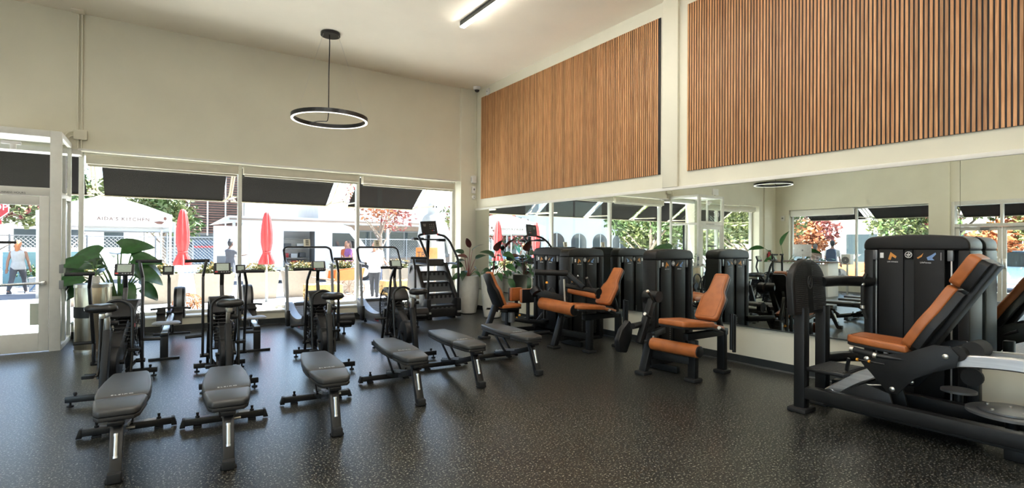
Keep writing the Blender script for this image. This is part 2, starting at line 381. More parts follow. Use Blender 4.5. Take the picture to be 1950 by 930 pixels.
# left wall window
def window_left():
    w = bpy.data.objects.new('window_3', None); COL.objects.link(w); struct(w); w.location = (XL-0.2, 5.93, 0.45)
    ys = [0.03, 2.05, 4.19]
    for y in ys: MB().b2((-0.05, y-0.03, 0), (0.05, y+0.03, 2.39), 0.004).build('mullion', 'alu_frame', w)
    for a, b in zip(ys, ys[1:]):
        MB().b2((-0.05, a+0.03, 0), (0.05, b-0.03, 0.05), 0.004).build('bottom_rail', 'alu_frame', w)
        MB().b2((-0.05, a+0.03, 2.34), (0.05, b-0.03, 2.39), 0.004).build('top_rail', 'alu_frame', w)
        MB().b2((-0.004, a+0.03, 0.05), (0.004, b-0.03, 2.34)).build('pane', 'pane_glass', w, 0)
    MB().b2((0.08, 2.08, 2.15), (0.20, 4.17, 2.37), 0.01).build('blind_cassette', 'white_paint', w)
    sbox('trim_6', (XL-0.28, 5.93, 0.45), (XL+0.03, 10.15, 0.475), 'white_paint', 0.004)
window_left()
def added_window_left():  # tall unseen window, added to let daylight onto the right wall and machines
    w = bpy.data.objects.new('added_window_4', None); COL.objects.link(w); struct(w); w.location = (XL-0.2, -4.4, 0.15)
    ys = [0.03, 2.35, 4.68, 6.97]
    for y in ys: MB().b2((-0.05, y-0.03, 0), (0.05, y+0.03, 4.05), 0.004).build('mullion', 'alu_frame', w)
    for a, b in zip(ys, ys[1:]):
        MB().b2((-0.05, a+0.03, 0), (0.05, b-0.03, 0.05), 0.004).build('bottom_rail', 'alu_frame', w); MB().b2((-0.05, a+0.03, 4.00), (0.05, b-0.03, 4.05), 0.004).build('top_rail', 'alu_frame', w)
        MB().b2((-0.004, a+0.03, 0.05), (0.004, b-0.03, 4.00)).build('pane', 'pane_glass', w, 0)
added_window_left()
# ------------------------------------------------------------------ entry vestibule (door_1)
VY, VX0, VX1, VZ = 9.59, -2.40, -1.09, 3.06
def vestibule():
    v = bpy.data.objects.new('door_1', None); COL.objects.link(v); struct(v); v.location = (VX1, VY, 0)
    def P(name, lo, hi, mat='alu_frame', bev=0.004, par=None):
        return MB().b2((lo[0]-VX1, lo[1]-VY, lo[2]), (hi[0]-VX1, hi[1]-VY, hi[2]), bev).build(name, mat, par or v, 30 if bev else 0)
    P('corner_post', (VX1-0.125, VY, 0), (VX1, VY+0.06, VZ)); P('corner_post', (VX0, VY, 0), (VX0+0.08, VY+0.08, VZ))
    P('header', (VX0+0.08, VY, VZ-0.09), (VX1-0.125, VY+0.06, VZ)); P('transom_bar', (VX0+0.08, VY, 2.15), (VX1-0.125, VY+0.06, 2.265))
    P('transom_pane', (VX0+0.08, VY+0.026, 2.265), (VX1-0.125, VY+0.034, VZ-0.09), 'pane_glass', 0)
    # side wall towards the bin
    P('side_header', (VX1-0.05, VY+0.06, VZ-0.075), (VX1, YB, VZ)); P('side_jamb', (VX1-0.05, YB-0.075, 0.0), (VX1, YB-0.005, VZ-0.075))
    P('side_transom_bar', (VX1-0.05, VY+0.06, 2.15), (VX1, YB-0.075, 2.215)); P('side_sill', (VX1-0.055, VY+0.06, 0.0), (VX1+0.006, YB-0.075, 0.075), 'white_paint')
    P('side_mullion', (VX1-0.05, VY+0.42, 0.075), (VX1, VY+0.49, 2.15)); P('side_mullion', (VX1-0.045, VY+0.52, 0.075), (VX1-0.005, VY+0.57, 2.15), 'black_metal')
    P('side_pane', (VX1-0.03, VY+0.06, 2.215), (VX1-0.022, YB-0.075, VZ-0.075), 'pane_glass', 0)
    P('side_pane', (VX1-0.03, VY+0.06, 0.075), (VX1-0.022, VY+0.42, 2.15), 'pane_glass', 0); P('side_pane', (VX1-0.03, VY+0.57, 0.075), (VX1-0.022, YB-0.075, 2.15), 'pane_glass', 0)
    P('far_header', (VX0, VY+0.08, VZ-0.075), (VX0+0.05, YB, VZ)); P('far_pane', (VX0+0.02, VY+0.08, 0.05), (VX0+0.028, YB, VZ-0.075), 'pane_glass', 0)
    P('far_mullion', (VX0, VY+0.55, 0), (VX0+0.05, VY+0.61, VZ-0.075))
    P('soffit', (VX0+0.05, VY+0.06, VZ-0.03), (VX1-0.05, YB, VZ-0.012), 'white_paint', 0.0)
    P('head_beam', (VX0, YB, 2.90), (VX1+0.1, YB+0.3, 2.985), 'alu_frame')
    # hinged leaf
    dx0, dx1 = VX0+0.085, VX1-0.13
    lf = P('door_leaf', (dx1-0.105, VY+0.008, 0.012), (dx1, VY+0.052, 2.145))
    P('stile', (dx0, VY+0.008, 0.012), (dx0+0.105, VY+0.052, 2.145), par=lf); P('top_rail', (dx0+0.105, VY+0.008, 2.02), (dx1-0.105, VY+0.052, 2.145), par=lf)
    P('bottom_rail', (dx0+0.105, VY+0.008, 0.012), (dx1-0.105, VY+0.052, 0.265), par=lf)
    P('pane', (dx0+0.105, VY+0.026, 0.265), (dx1-0.105, VY+0.034, 2.02), 'pane_glass', 0, par=lf)
    MB().tube([(dx0+0.05-VX1, -0.06, 0.92), (dx1-0.05-VX1, -0.06, 0.955)], 0.017, 10).bar((dx1-0.05-VX1, -0.075, 0.955), (dx1-0.05-VX1, 0.01, 0.955), 0.04, 0.045).build('push_bar', 'brushed_alu', lf)
    MB().box((dx1-0.15-VX1, 0.055, 0.52), (0.10, 0.006, 0.30), 0.0).build('pull_plate', 'alu_frame', lf)
    MB().b2((dx0+0.35-VX1, 0.02, 1.49), (dx1-0.33-VX1, -0.02, 1.525), 0.004).build('closer_arm', 'black_metal', lf)
    P('hinge_block', (VX1-0.02, VY-0.012, 1.08), (VX1+0.028, VY+0.02, 1.20), 'mid_grey'); P('hinge_block', (VX1-0.02, VY-0.012, 0.86), (VX1+0.028, VY+0.02, 0.98), 'mid_grey')
    M = frame_M((VX1-0.125-0.19-VX1+0.0, -0.0012, 2.205), (1, 0, 0), (0, 0, 1))
    M.translation = (-0.68, -0.0012, 2.180)
    text('notice_lettering', 'DURING BUSINESS HOURS', 0.036, 'text_black', v, M, align='LEFT').location.x = -0.12
    M = frame_M((-0.93, 0.024, 2.48), (-1, 0, 0), (0, 0, 1)); text('street_number', '310', 0.20, 'white_print', v, M)
    # small spotlight under the header
    MB().b2((-0.62, -0.02, 2.83), (-0.42, 0.02, 2.87), 0.004).cyl((-0.50, 0, 2.83), (-0.50, 0, 2.76), 0.035, 14).build('door_chime', 'white_plastic', v)
vestibule()
# ------------------------------------------------------------------ double doors in the left wall (seen in the mirror)
def double_doors():
    d = bpy.data.objects.new('door_2', None); COL.objects.link(d); struct(d); d.location = (XL, 3.2, 0)
    def P(name, lo, hi, mat='alu_frame', bev=0.004, par=None): return MB().b2(lo, hi, bev).build(name, mat, par or d, 30 if bev else 0)
    P('jamb', (-0.2, 0.0, 0), (0.02, 0.08, 2.84)); P('jamb', (-0.2, 2.12, 0), (0.02, 2.2, 2.84)); P('header', (-0.2, 0.08, 2.72), (0.02, 2.12, 2.84)); P('transom_bar', (-0.15, 0.08, 2.10), (0.015, 2.12, 2.19))
    P('transom_mullion', (-0.15, 1.07, 2.19), (0.0, 1.13, 2.72)); P('transom_pane', (-0.09, 0.08, 2.19), (-0.082, 1.07, 2.72), 'pane_glass', 0); P('transom_pane', (-0.09, 1.13, 2.19), (-0.082, 2.12, 2.72), 'pane_glass', 0)
    for k in range(2):
        a = 0.085 + k*1.02; b = a+1.01
        lf = P('door_leaf', (-0.10, a, 0.01), (-0.05, a+0.09, 2.095)); P('stile', (-0.10, b-0.09, 0.01), (-0.05, b, 2.095), par=lf); P('top_rail', (-0.10, a+0.09, 1.99), (-0.05, b-0.09, 2.095), par=lf)
        P('bottom_rail', (-0.10, a+0.09, 0.01), (-0.05, b-0.09, 0.25), par=lf); P('pane', (-0.079, a+0.09, 0.25), (-0.071, b-0.09, 1.99), 'pane_glass', 0, par=lf)
        y = b-0.05 if k == 0 else a+0.05
        P('lock_case', (-0.05, y-0.04, 0.95), (-0.01, y+0.04, 1.2), 'brushed_alu', par=lf); P('closer', (-0.05, a+0.25, 2.02), (0.0, a+0.45, 2.075), 'mid_grey', par=lf)
double_doors()
# ------------------------------------------------------------------ wall devices
t = thing('wall_conduit', 'pair of painted conduits with junction box running down the window wall', 'conduit', (-1.0, YB, 3.0))
MB().tube([(-0.02, -0.018, 0.0), (-0.02, -0.018, 2.0), (-0.012, -0.018, 2.08), (-0.025, -0.018, 2.1), (-0.025, -0.018, 2.13)], 0.012, 8).build('pipe', 'wall_paint', t)
MB().tube([(0.028, -0.018, 0.0), (0.028, -0.018, 2.1), (0.028, -0.018, 2.13)], 0.012, 8).build('pipe', 'wall_paint', t)
MB().b2((-0.07, -0.07, 0.13), (0.10, -0.004, 0.28), 0.008).build('junction_box', 'wall_paint', t)
MB().tube([(-0.07, -0.04, 0.25), (-0.14, -0.05, 0.23), (-0.19, -0.05, 0.16), (-0.21, -0.05, 0.05)], 0.011, 8, 0.05).tube([(-0.07, -0.04, 0.18), (-0.12, -0.05, 0.16), (-0.16, -0.05, 0.05)], 0.011, 8, 0.05).each('cable', 'wall_paint', t)
MB().b2((-0.10, -0.20, 2.105), (0.06, -0.03, 2.128), 0.006).build('ceiling_plate', 'ceiling_paint', t)
t = thing('security_camera', 'white and black dome camera on the ceiling corner above the pilaster', 'camera', (6.06, 10.34, ZC))
MB().lathe([(0, -0.001), (0.085, -0.001), (0.085, -0.05), (0.07, -0.075), (0, -0.075)], 20).build('housing', 'white_plastic', t)
MB().lathe([(0.055, -0.076), (0.05, -0.10), (0.03, -0.12), (0, -0.126)], 16).build('dome', 'deep_black', t)
tag(MB().tube([(6.16, 10.585, 3.14), (6.16, 10.585, 4.99)], 0.012, 8).build('cable_pipe', 'wall_paint'), 'thin painted cable pipe running down the corner beside the slat panel', 'pipe')
t = thing('wall_sensor', 'small white rounded sensor high on the right wall beside the dome camera', 'sensor', (XR, 10.08, 4.98)); MB().b2((-0.05, -0.06, -0.08), (-0.001, 0.06, 0.08), 0.03).build('sensor_body', 'white_plastic', t)
MB().lathe([(0, 0), (0.012, 0), (0.012, 0.006), (0, 0.008)], 10, Matrix.Translation((-0.049, 0, 0)) @ Matrix.Rotation(-PI/2, 4, 'Y')).build('lens', 'grey_metal', t)
t = thing('wall_siren', 'white round edged alarm box, topmost of three devices in the corner', 'alarm', (6.10, 10.598, 3.03)); MB().b2((-0.06, -0.10, -0.09), (0.06, -0.001, 0.09), 0.03).build('alarm_body', 'white_plastic', t)
MB().b2((-0.061, -0.06, -0.05), (0.061, -0.04, 0.05), 0.004).build('seam', 'mid_grey', t)
t = thing('motion_detector', 'white square motion detector, middle of three devices in the corner', 'sensor', (6.12, 10.598, 2.79)); MB().b2((-0.05, -0.05, -0.08), (0.05, -0.001, 0.08), 0.012).build('detector_body', 'white_plastic', t)
MB().ball((0, -0.045, 0.01), (0.022, 0.012, 0.03)).build('lens', 'mid_grey', t)
t = thing('door_chime_disc', 'white round disc, lowest of three devices in the corner', 'sensor', (6.13, 10.598, 2.62))
MB().lathe([(0, 0), (0.05, 0), (0.05, 0.02), (0.04, 0.032), (0, 0.032)], 20, Matrix.Translation((0, -0.001, 0)) @ Matrix.Rotation(PI/2, 4, 'X')).build('disc', 'white_plastic', t)
MB().lathe([(0, 0.032), (0.012, 0.032), (0.01, 0.037), (0, 0.037)], 12, Matrix.Translation((0, -0.001, 0)) @ Matrix.Rotation(PI/2, 4, 'X')).build('button', 'mid_grey', t)
t = thing('exit_sign', 'small pale green exit sign standing on top of the vestibule', 'sign', (-2.0, VY+0.05, VZ)); MB().b2((-0.15, -0.02, 0.03), (0.15, 0.02, 0.22), 0.006).build('sign_box', 'white_plastic', t)
MB().b2((-0.02, -0.015, 0), (0.02, 0.015, 0.03)).build('bracket', 'alu_frame', t)
# ------------------------------------------------------------------ lamps
def line_lamp(x, y0, y1, label):
    t = thing('line_lamp', label, 'lamp', (x, y0, ZC), 0, 'line lamps along the ceiling'); L = y1-y0
    MB().b2((-0.04, 0, -0.085), (0.04, L, 0), 0.003).build('housing', 'black_metal', t)
    MB().b2((-0.036, 0.006, -0.098), (0.036, L-0.006, -0.0855)).build('diffuser', 'led', t)
line_lamp(4.09, 2.6, 7.47, 'black line lamp glowing white on the ceiling near the slat panels')
line_lamp(-3.4, 0.8, 5.6, 'added unseen line lamp on the ceiling near the double doors')  # added out of view, fill light for the lower right wall
line_lamp(0.5, 0.8, 5.6, 'added unseen line lamp on the ceiling above the benches')  # unseen, added to brighten the room and the right wall
line_lamp(2.6, -4.4, 0.2, 'added unseen line lamp on the ceiling behind the camera, nearest the right wall')  # added behind the camera to light the leg press side
line_lamp(-0.8, -4.4, 0.2, 'added unseen line lamp on the ceiling behind the camera, middle of three')  # unseen extra lamp, added as fill for the machines
line_lamp(-4.2, -4.4, 0.2, 'added unseen line lamp on the ceiling behind the camera, nearest the left wall')  # added unseen lamp, reaches the wall under the mirrors
def ring_lamp(x, y, z, r, label, tilt=0.0):
    t = thing('ring_pendant', label, 'lamp', (x, y, z), 0, 'black ring pendant lamps')
    h = 0.075; wd = 0.042; n = 64
    def ring(prof, nm, mt):
        m = MB(); q = len(prof); vs = []; fs = []
        for i in range(n):
            a = 2*PI*i/n
            for rr, zz in prof: vs.append((rr*math.cos(a), rr*math.sin(a), zz))
        for i in range(n):
            for k in range(q): fs.append((i*q+k, i*q+(k+1) % q, ((i+1) % n)*q+(k+1) % q, ((i+1) % n)*q+k))
        return m.add(vs, fs).build(nm, mt, t)
    ring([(r-wd, 0.008), (r, 0.008), (r, h), (r-wd, h)], 'ring', 'black_metal'); ring([(r-wd+0.003, 0.0), (r-0.003, 0.0), (r-0.003, 0.0085), (r-wd+0.003, 0.0085)], 'diffuser', 'ring_led')
    top = ZC-z
    MB().lathe([(0, top), (0.16, top), (0.16, top-0.05), (0, top-0.05)], 28).build('canopy', 'black_metal', t)
    MB().tube([(-0.03, -0.05, top-0.05), (-0.025, -0.05, top-0.2), (-0.035, -0.05, top-0.7), (-0.04, -0.055, 0.1), (-0.05, -0.04, -0.02), (-0.13, 0.28, 0.03), (-0.2, 0.5, 0.04), (-(r-wd)*0.36, (r-wd)*0.93, 0.045)], 0.008, 6, 0.05).build('power_cord', 'black_plastic', t)
    for k in range(3):
        a = R(-38)+k*2*PI/3
        MB().tube([(0.14*math.cos(a), 0.14*math.sin(a), top-0.05), ((r-wd/2)*math.cos(a), (r-wd/2)*math.sin(a), h)], 0.0022, 5).build('wire', 'silver_metal', t)
ring_lamp(2.46, 9.17, 3.62, 0.625, 'black ring pendant lamp hanging before the window wall')
ring_lamp(-3.9, 9.1, 3.46, 0.57, 'black ring pendant lamp over the desk, seen in the mirror')
# ================================================================== BENCHES
def make_bench():
    t = thing('weight_bench', '', 'bench', (0, 0, 0), 0, 'adjustable weight benches in a row')
    back = [(-0.150, 0.435), (0.150, 0.435), (0.163, 0.56), (0.165, 0.74), (0.150, 0.98), (0.125, 1.21), (0.112, 1.25), (-0.112, 1.25), (-0.125, 1.21), (-0.150, 0.98), (-0.165, 0.74), (-0.163, 0.56)]
    seat = [(-0.098, 0.075), (0.098, 0.075), (0.125, 0.13), (0.153, 0.385), (0.145, 0.415), (-0.145, 0.415), (-0.153, 0.385), (-0.125, 0.13)]
    sh = lambda P, k, c: [((x)*k, c+(y-c)*k) for x, y in P]
    for nm, P, c in (('back_pad', back, 0.84), ('seat_pad', seat, 0.25)):
        p = MB().prism(P, 0.388, 0.436, 'XY', 0.016, seg=3).build(nm, 'bench_vinyl', t)
        MB().prism(sh(P, 0.985, c), 0.362, 0.389, 'XY', 0.006).build('pad_base', 'bench_side', p)
        if nm == 'back_pad':
            text('pad_lettering', 'ELEIKO', 0.034, 'white_print', p, frame_M((0, 0.475, 0.4362), (1, 0, 0), (0, 1, 0)), 0.0004, spacing=1.25)
    MB().bar((0, 0.175, 0.352), (0, 0.012, 0.02), 0.072, 0.062, 0.006).build('front_leg', 'black_metal', t)
    MB().box((0, -0.006, 0.035), (0.076, 0.085, 0.062), 0.01).b2((-0.05, -0.03, 0.003), (0.05, 0.02, 0.022), 0.006).build('foot_cap', 'rubber_grip', t)
    h = MB().tube([(0, 0.093, 0.270), (0, 0.043, 0.140)], 0.0135, 12).build('grab_handle', 'silver_metal', t)
    MB().cyl((0, 0.095, 0.276), (0, 0.0905, 0.262), 0.0155, 12).cyl((0, 0.0455, 0.148), (0, 0.0405, 0.134), 0.0155, 12).each('handle_collar', 'brushed_alu', h)
    MB().bar((0, 0.15, 0.285), (0, 0.60, 0.155), 0.055, 0.055).bar((0, 0.60, 0.155), (0, 1.03, 0.075), 0.055, 0.055).build('spine', 'black_metal', t)
    MB().b2((-0.045, 0.06, 0.335), (0.045, 0.42, 0.362), 0.004).b2((-0.03, 0.42, 0.335), (0.03, 1.10, 0.362), 0.004).build('pad_rail', 'black_metal', t)
    for sx in (-1, 1):
        MB().bar((sx*0.045, 1.0, 0.345), (sx*0.045, 0.72, 0.16), 0.012, 0.035, 0.003).cyl((sx*0.052, 0.72, 0.16), (sx*0.03, 0.72, 0.16), 0.016, 10).build('strut', 'black_metal', t)
    lad = MB().prism([(0.50, 0.20), (0.98, 0.105), (0.98, 0.125), (0.95, 0.140), (0.93, 0.128), (0.88, 0.152), (0.86, 0.140), (0.81, 0.165), (0.79, 0.153), (0.74, 0.178), (0.72, 0.166), (0.67, 0.192), (0.65, 0.180), (0.60, 0.205), (0.50, 0.225)], -0.036, -0.030, 'YZ')
    lad.prism([(0.50, 0.20), (0.98, 0.105), (0.98, 0.125), (0.81, 0.165), (0.60, 0.205), (0.50, 0.225)], 0.030, 0.036, 'YZ').build('adjuster_ladder', 'brushed_alu', t)
    MB().bar((-0.29, 1.03, 0.05), (0.29, 1.03, 0.05), 0.07, 0.052, 0.006).build('base_bar', 'black_metal', t)
    for sx in (-1, 1):
        MB().prism([(sx*0.285, 0.012), (sx*0.325, 0.012), (sx*0.305, 0.078), (sx*0.285, 0.078)], 0.993, 1.067, 'XZ', 0.004).build('end_cap', 'black_plastic', t)
        MB().lathe([(0, 0), (0.016, 0), (0.016, 0.012), (0.009, 0.016), (0.012, 0.04), (0, 0.045)], 10, Matrix.Translation((sx*0.20, 1.03, 0.076))).build('bolt_knob', 'black_plastic', t)
        MB().box((sx*0.20, 1.03, 0.008), (0.06, 0.06, 0.016), 0.004).build('rubber_foot', 'rubber_grip', t)
    MB().b2((0.10, 1.0, 0.0765), (0.18, 1.06, 0.0775)).build('warning_sticker', 'grey_print', t)
    MB().cyl((0.036, 0.30, 0.245), (0.085, 0.30, 0.245), 0.011, 10).build('pull_pin', 'silver_metal', t)
    return t
bench_spots = [(-0.205, 4.12, -2.0, 'flat black weight bench closest to the camera at the far left'), (0.411, 3.95, -4.5, 'flat black weight bench second from the left, in front of the second air bike'),
               (1.186, 4.17, -5.5, 'flat black weight bench third from the left, in front of the third air bike'), (2.055, 4.52, -4.5, 'flat black weight bench fourth from the left, in front of the fourth air bike'),
               (2.844, 4.74, -4.0, 'flat black weight bench fifth from the left, between two other benches'), (3.666, 4.82, -4.0, 'flat black weight bench at the right end of the row, by the hip machine')]
bench0 = make_bench()
for i, (x, y, a, lab) in enumerate(bench_spots[1:]): copy_tree(bench0, (x, y, 0), R(a), lab)
x, y, a, lab = bench_spots[0]; bench0.location = (x, y, 0); bench0.rotation_euler.z = R(a); bench0['label'] = lab
# ================================================================== AIR BIKES
def make_bike(phase):
    """seat at the rear (y = 0), fan at the front; phase +1: left arm forward"""
    t = thing('air_bike', '', 'exercise bike', (0, 0, 0), 0, 'air bikes behind the benches')
    for nm, y in (('rear_stabilizer', 0.0), ('front_stabilizer', 1.06)):
        s = MB().b2((-0.27, y-0.03, 0.042), (0.27, y+0.03, 0.098), 0.006).build(nm, 'black_metal', t)
        for sx in (-1, 1):
            MB().lathe([(0, 0.0), (0.028, 0.0), (0.028, 0.012), (0.009, 0.018), (0.009, 0.044), (0, 0.044)], 12, Matrix.Translation((sx*0.235, y, 0))).lathe([(0, 0.098), (0.010, 0.098), (0.016, 0.115), (0.012, 0.130), (0, 0.132)], 10, Matrix.Translation((sx*0.20, y, 0))).each('leveler', 'black_plastic', s)
    MB().bar((0, 0, 0.085), (0, 1.06, 0.085), 0.06, 0.05).build('bottom_beam', 'black_metal', t)
    MB().bar((0, 0.02, 0.09), (0, 0.175, 0.66), 0.058, 0.085, 0.008, up=(0, 1, 0)).build('seat_tube', 'machine_frame', t)
    MB().bar((0, 0.19, 0.60), (0, 0.155, 0.80), 0.038, 0.045, 0.005, up=(0, 1, 0)).b2((-0.024, -0.02, 0.795), (0.024, 0.22, 0.845), 0.006).build('seat_post', 'silver_metal', t)
    MB().lathe([(0, 0), (0.024, 0), (0.026, 0.05), (0.018, 0.06), (0, 0.06)], 12, Matrix.Translation((0.03, 0.16, 0.73)) @ Matrix.Rotation(PI/2, 4, 'Y')).build('seat_knob', 'black_plastic', t)
    # saddle: wide two-lobed rear, slim nose
    n = 24; secs = []
    for y, wd, th, dip in ((-0.118, 0.060, 0.030, 0.0), (-0.10, 0.112, 0.072, 0.012), (-0.05, 0.130, 0.092, 0.020), (0.01, 0.108, 0.086, 0.014), (0.06, 0.068, 0.070, 0.004), (0.12, 0.040, 0.056, 0.0), (0.17, 0.028, 0.040, 0.0), (0.185, 0.012, 0.016, 0.0)):
        q = []
        for k in range(n):
            a = 2*PI*k/n; x = wd*math.cos(a); z = th*0.5*math.sin(a)
            if math.sin(a) > 0: z -= dip*math.exp(-(x/(wd*0.35))**2)
            else: z -= 0.012*abs(math.cos(a))
            q.append((x, y, 0.90+z))
        secs.append(q)
    sd = MB().loft(secs).build('saddle', 'saddle', t, 60)
    MB().tube([(-0.06, -0.06, 0.872), (-0.02, 0.0, 0.85), (-0.02, 0.1, 0.855)], 0.006, 6).tube([(0.06, -0.06, 0.872), (0.02, 0.0, 0.85), (0.02, 0.1, 0.855)], 0.006, 6).each('saddle_rail', 'black_metal', sd)
    # drive case with crank
    c = MB()
    c.prism([(0.36+0.155*math.cos(2*PI*k/28), 0.31+0.155*math.sin(2*PI*k/28)) for k in range(28)], -0.062, 0.062, 'YZ', 0.014)
    c.prism([(0.28, 0.18), (0.82, 0.42), (0.92, 0.62), (0.78, 0.70), (0.40, 0.46)], -0.05, 0.05, 'YZ', 0.01).build('drive_case', 'black_plastic', t)
    for sx, ang in ((-1, R(215)), (1, R(35))):
        e = (sx*0.09, 0.36+0.165*math.cos(ang), 0.31+0.165*math.sin(ang))
        cr = MB().bar((sx*0.09, 0.36, 0.31), e, 0.016, 0.026, 0.004).cyl((sx*0.06, 0.36, 0.31), (sx*0.10, 0.36, 0.31), 0.022, 14).build('crank', 'black_metal', t)
        p = MB().box((e[0]+sx*0.065, e[1], e[2]), (0.095, 0.10, 0.028), 0.006)
        p.cyl((e[0], e[1], e[2]), (e[0]+sx*0.12, e[1], e[2]), 0.009, 8)
        for q in (-1, 1): p.bar((e[0]+sx*0.02, e[1]+q*0.045, e[2]+0.012), (e[0]+sx*0.11, e[1]+q*0.045, e[2]+0.012), 0.012, 0.012, 0.002)
        p.build('pedal', 'black_plastic', cr)
    # fan with cage
    fy, fz, fr = 0.89, 0.58, 0.30
    cage = MB()
    for x in (-0.115, 0.115):
        cage.tube([(x, fy+fr*math.cos(2*PI*k/40), fz+fr*math.sin(2*PI*k/40)) for k in range(40)], 0.011, 8, closed=True)
        for rr in (0.10, 0.17, 0.24): cage.tube([(x*1.04, fy+rr*math.cos(2*PI*k/32), fz+rr*math.sin(2*PI*k/32)) for k in range(32)], 0.0035, 5, closed=True)
        for k in range(24):
            a = 2*PI*k/24; cage.cyl((x, fy+0.05*math.cos(a), fz+0.05*math.sin(a)), (x, fy+fr*math.cos(a), fz+fr*math.sin(a)), 0.003, 5)
    for k in range(48):
        a = 2*PI*k/48; cage.cyl((-0.115, fy+fr*math.cos(a), fz+fr*math.sin(a)), (0.115, fy+fr*math.cos(a), fz+fr*math.sin(a)), 0.0035, 5)
    cage.build('fan_cage', 'black_metal', t)
    fan = MB().cyl((-0.09, fy, fz), (0.09, fy, fz), 0.045, 16)
    for k in range(12):
        a = 2*PI*k/12; M = Matrix.Translation((0, fy, fz)) @ Matrix.Rotation(a, 4, 'X') @ Matrix.Translation((0, 0, 0.165)) @ Matrix.Rotation(R(35), 4, 'Z')
        fan.box((0, 0, 0), (0.16, 0.004, 0.25), 0, M)
    fan.build('fan', 'deep_black', t)
    MB().prism([(fy+(fr+0.012)*math.cos(R(a)), fz+(fr+0.012)*math.sin(R(a))) for a in range(70, 151, 10)]+[(fy+(fr-0.05)*math.cos(R(a)), fz+(fr-0.05)*math.sin(R(a))) for a in range(150, 69, -10)], -0.13, 0.13, 'YZ', 0.006).build('rear_shroud', 'black_plastic', t)
    MB().b2((0.131, 0.61, 0.62), (0.134, 0.645, 0.66)).build('red_badge', 'red_mark', t)
    # hoop frame round the fan, seen from the seat
    MB().tube([(-0.13, 0.44, 0.14), (-0.135, 0.50, 0.40), (-0.13, 0.54, 0.86), (0, 0.545, 0.93), (0.13, 0.54, 0.86), (0.135, 0.50, 0.40), (0.13, 0.44, 0.14)], 0.016, 10, 0.13, 8).build('hoop_frame', 'black_metal', t)
    MB().bar((0, 1.05, 0.10), (0, 0.96, 0.42), 0.05, 0.05).bar((-0.13, 0.89, 0.58), (-0.13, 1.04, 0.10), 0.03, 0.04).bar((0.13, 0.89, 0.58), (0.13, 1.04, 0.10), 0.03, 0.04).each('front_fork', 'black_metal', t)
    # console
    MB().bar((0, 0.83, 0.86), (0, 0.89, 1.02), 0.042, 0.022, 0.004).bar((0, 0.89, 1.02), (0, 0.86, 1.16), 0.042, 0.022, 0.004).build('console_mast', 'black_metal', t)
    M = Matrix.Translation((0, 0.83, 1.215)) @ Matrix.Rotation(R(-22), 4, 'X')
    cn = MB().box((0, 0, 0), (0.175, 0.035, 0.135), 0.010, M).build('console', 'black_plastic', t)
    MB().box((0.002, -0.0180, 0.012), (0.125, 0.002, 0.085), 0, M).build('display', 'lcd', cn)
    MB().box((-0.062, -0.0185, -0.045), (0.028, 0.003, 0.014), 0, M).build('start_button', 'red_mark', cn)
    bt = MB()
    for k in range(4): bt.box((-0.01+0.025*k, -0.0185, -0.048), (0.014, 0.003, 0.010), 0, M)
    bt.each('buttons', 'mid_grey', cn)
    # arms
    for sx in (-1, 1):
        f = phase*sx < 0            # True: this arm is pushed forward
        top = (sx*0.175, 0.60, 1.315) if f else (sx*0.175, 0.36, 1.20)
        kn = (sx*0.205, 0.60, 1.14) if f else (sx*0.205, 0.43, 1.06)
        lo = (sx*0.205, 0.585, 0.48); pv = (sx*0.205, 0.60, 0.27)
        ar = MB().bar(pv, lo, 0.026, 0.045, 0.005, up=(0, 1, 0)).bar(lo, kn, 0.026, 0.045, 0.005, up=(0, 1, 0)).bar(kn, top, 0.026, 0.045, 0.005, up=(0, 1, 0)).build('arm_lever', 'black_metal', t)
        MB().tube([(top[0]-sx*0.03, top[1], top[2]), (top[0]+sx*0.20, top[1]-0.02, top[2]-0.002)], 0.018, 12).build('hand_grip', 'rubber_grip', ar)
        MB().tube([(sx*0.215, 0.585, 0.49), (sx*0.37, 0.585, 0.485)], 0.016, 12).build('foot_peg', 'rubber_grip', ar)
        MB().cyl((sx*0.15, 0.60, 0.27), (sx*0.23, 0.60, 0.27), 0.022, 12).bar((sx*0.15, 0.60, 0.27), (sx*0.10, 0.42, 0.20), 0.02, 0.03).build('pivot_link', 'black_metal', ar)
    return t
bA = make_bike(1); bB = make_bike(-1)
def put(o, x, y, a, lab): o.location = (x, y, 0); o.rotation_euler.z = R(a); o['label'] = lab
bike_spots = [(bB, -0.405, 6.20, -9.0, 'air bike at the far left, standing beside the steel bin'), (bA, 0.635, 6.08, -0.5, 'air bike second from the left, between the two rowing machines'),
              (bB, 1.725, 6.30, -3.5, 'air bike third from the left, in front of the first treadmill'), (bB, 2.825, 6.34, -2.5, 'air bike at the right end of its row, in front of the stair climber')]
copy_tree(bB, (bike_spots[2][1], bike_spots[2][2], 0), R(bike_spots[2][3]), bike_spots[2][4]); copy_tree(bB, (bike_spots[3][1], bike_spots[3][2], 0), R(bike_spots[3][3]), bike_spots[3][4])
put(*bike_spots[0]); put(*bike_spots[1])
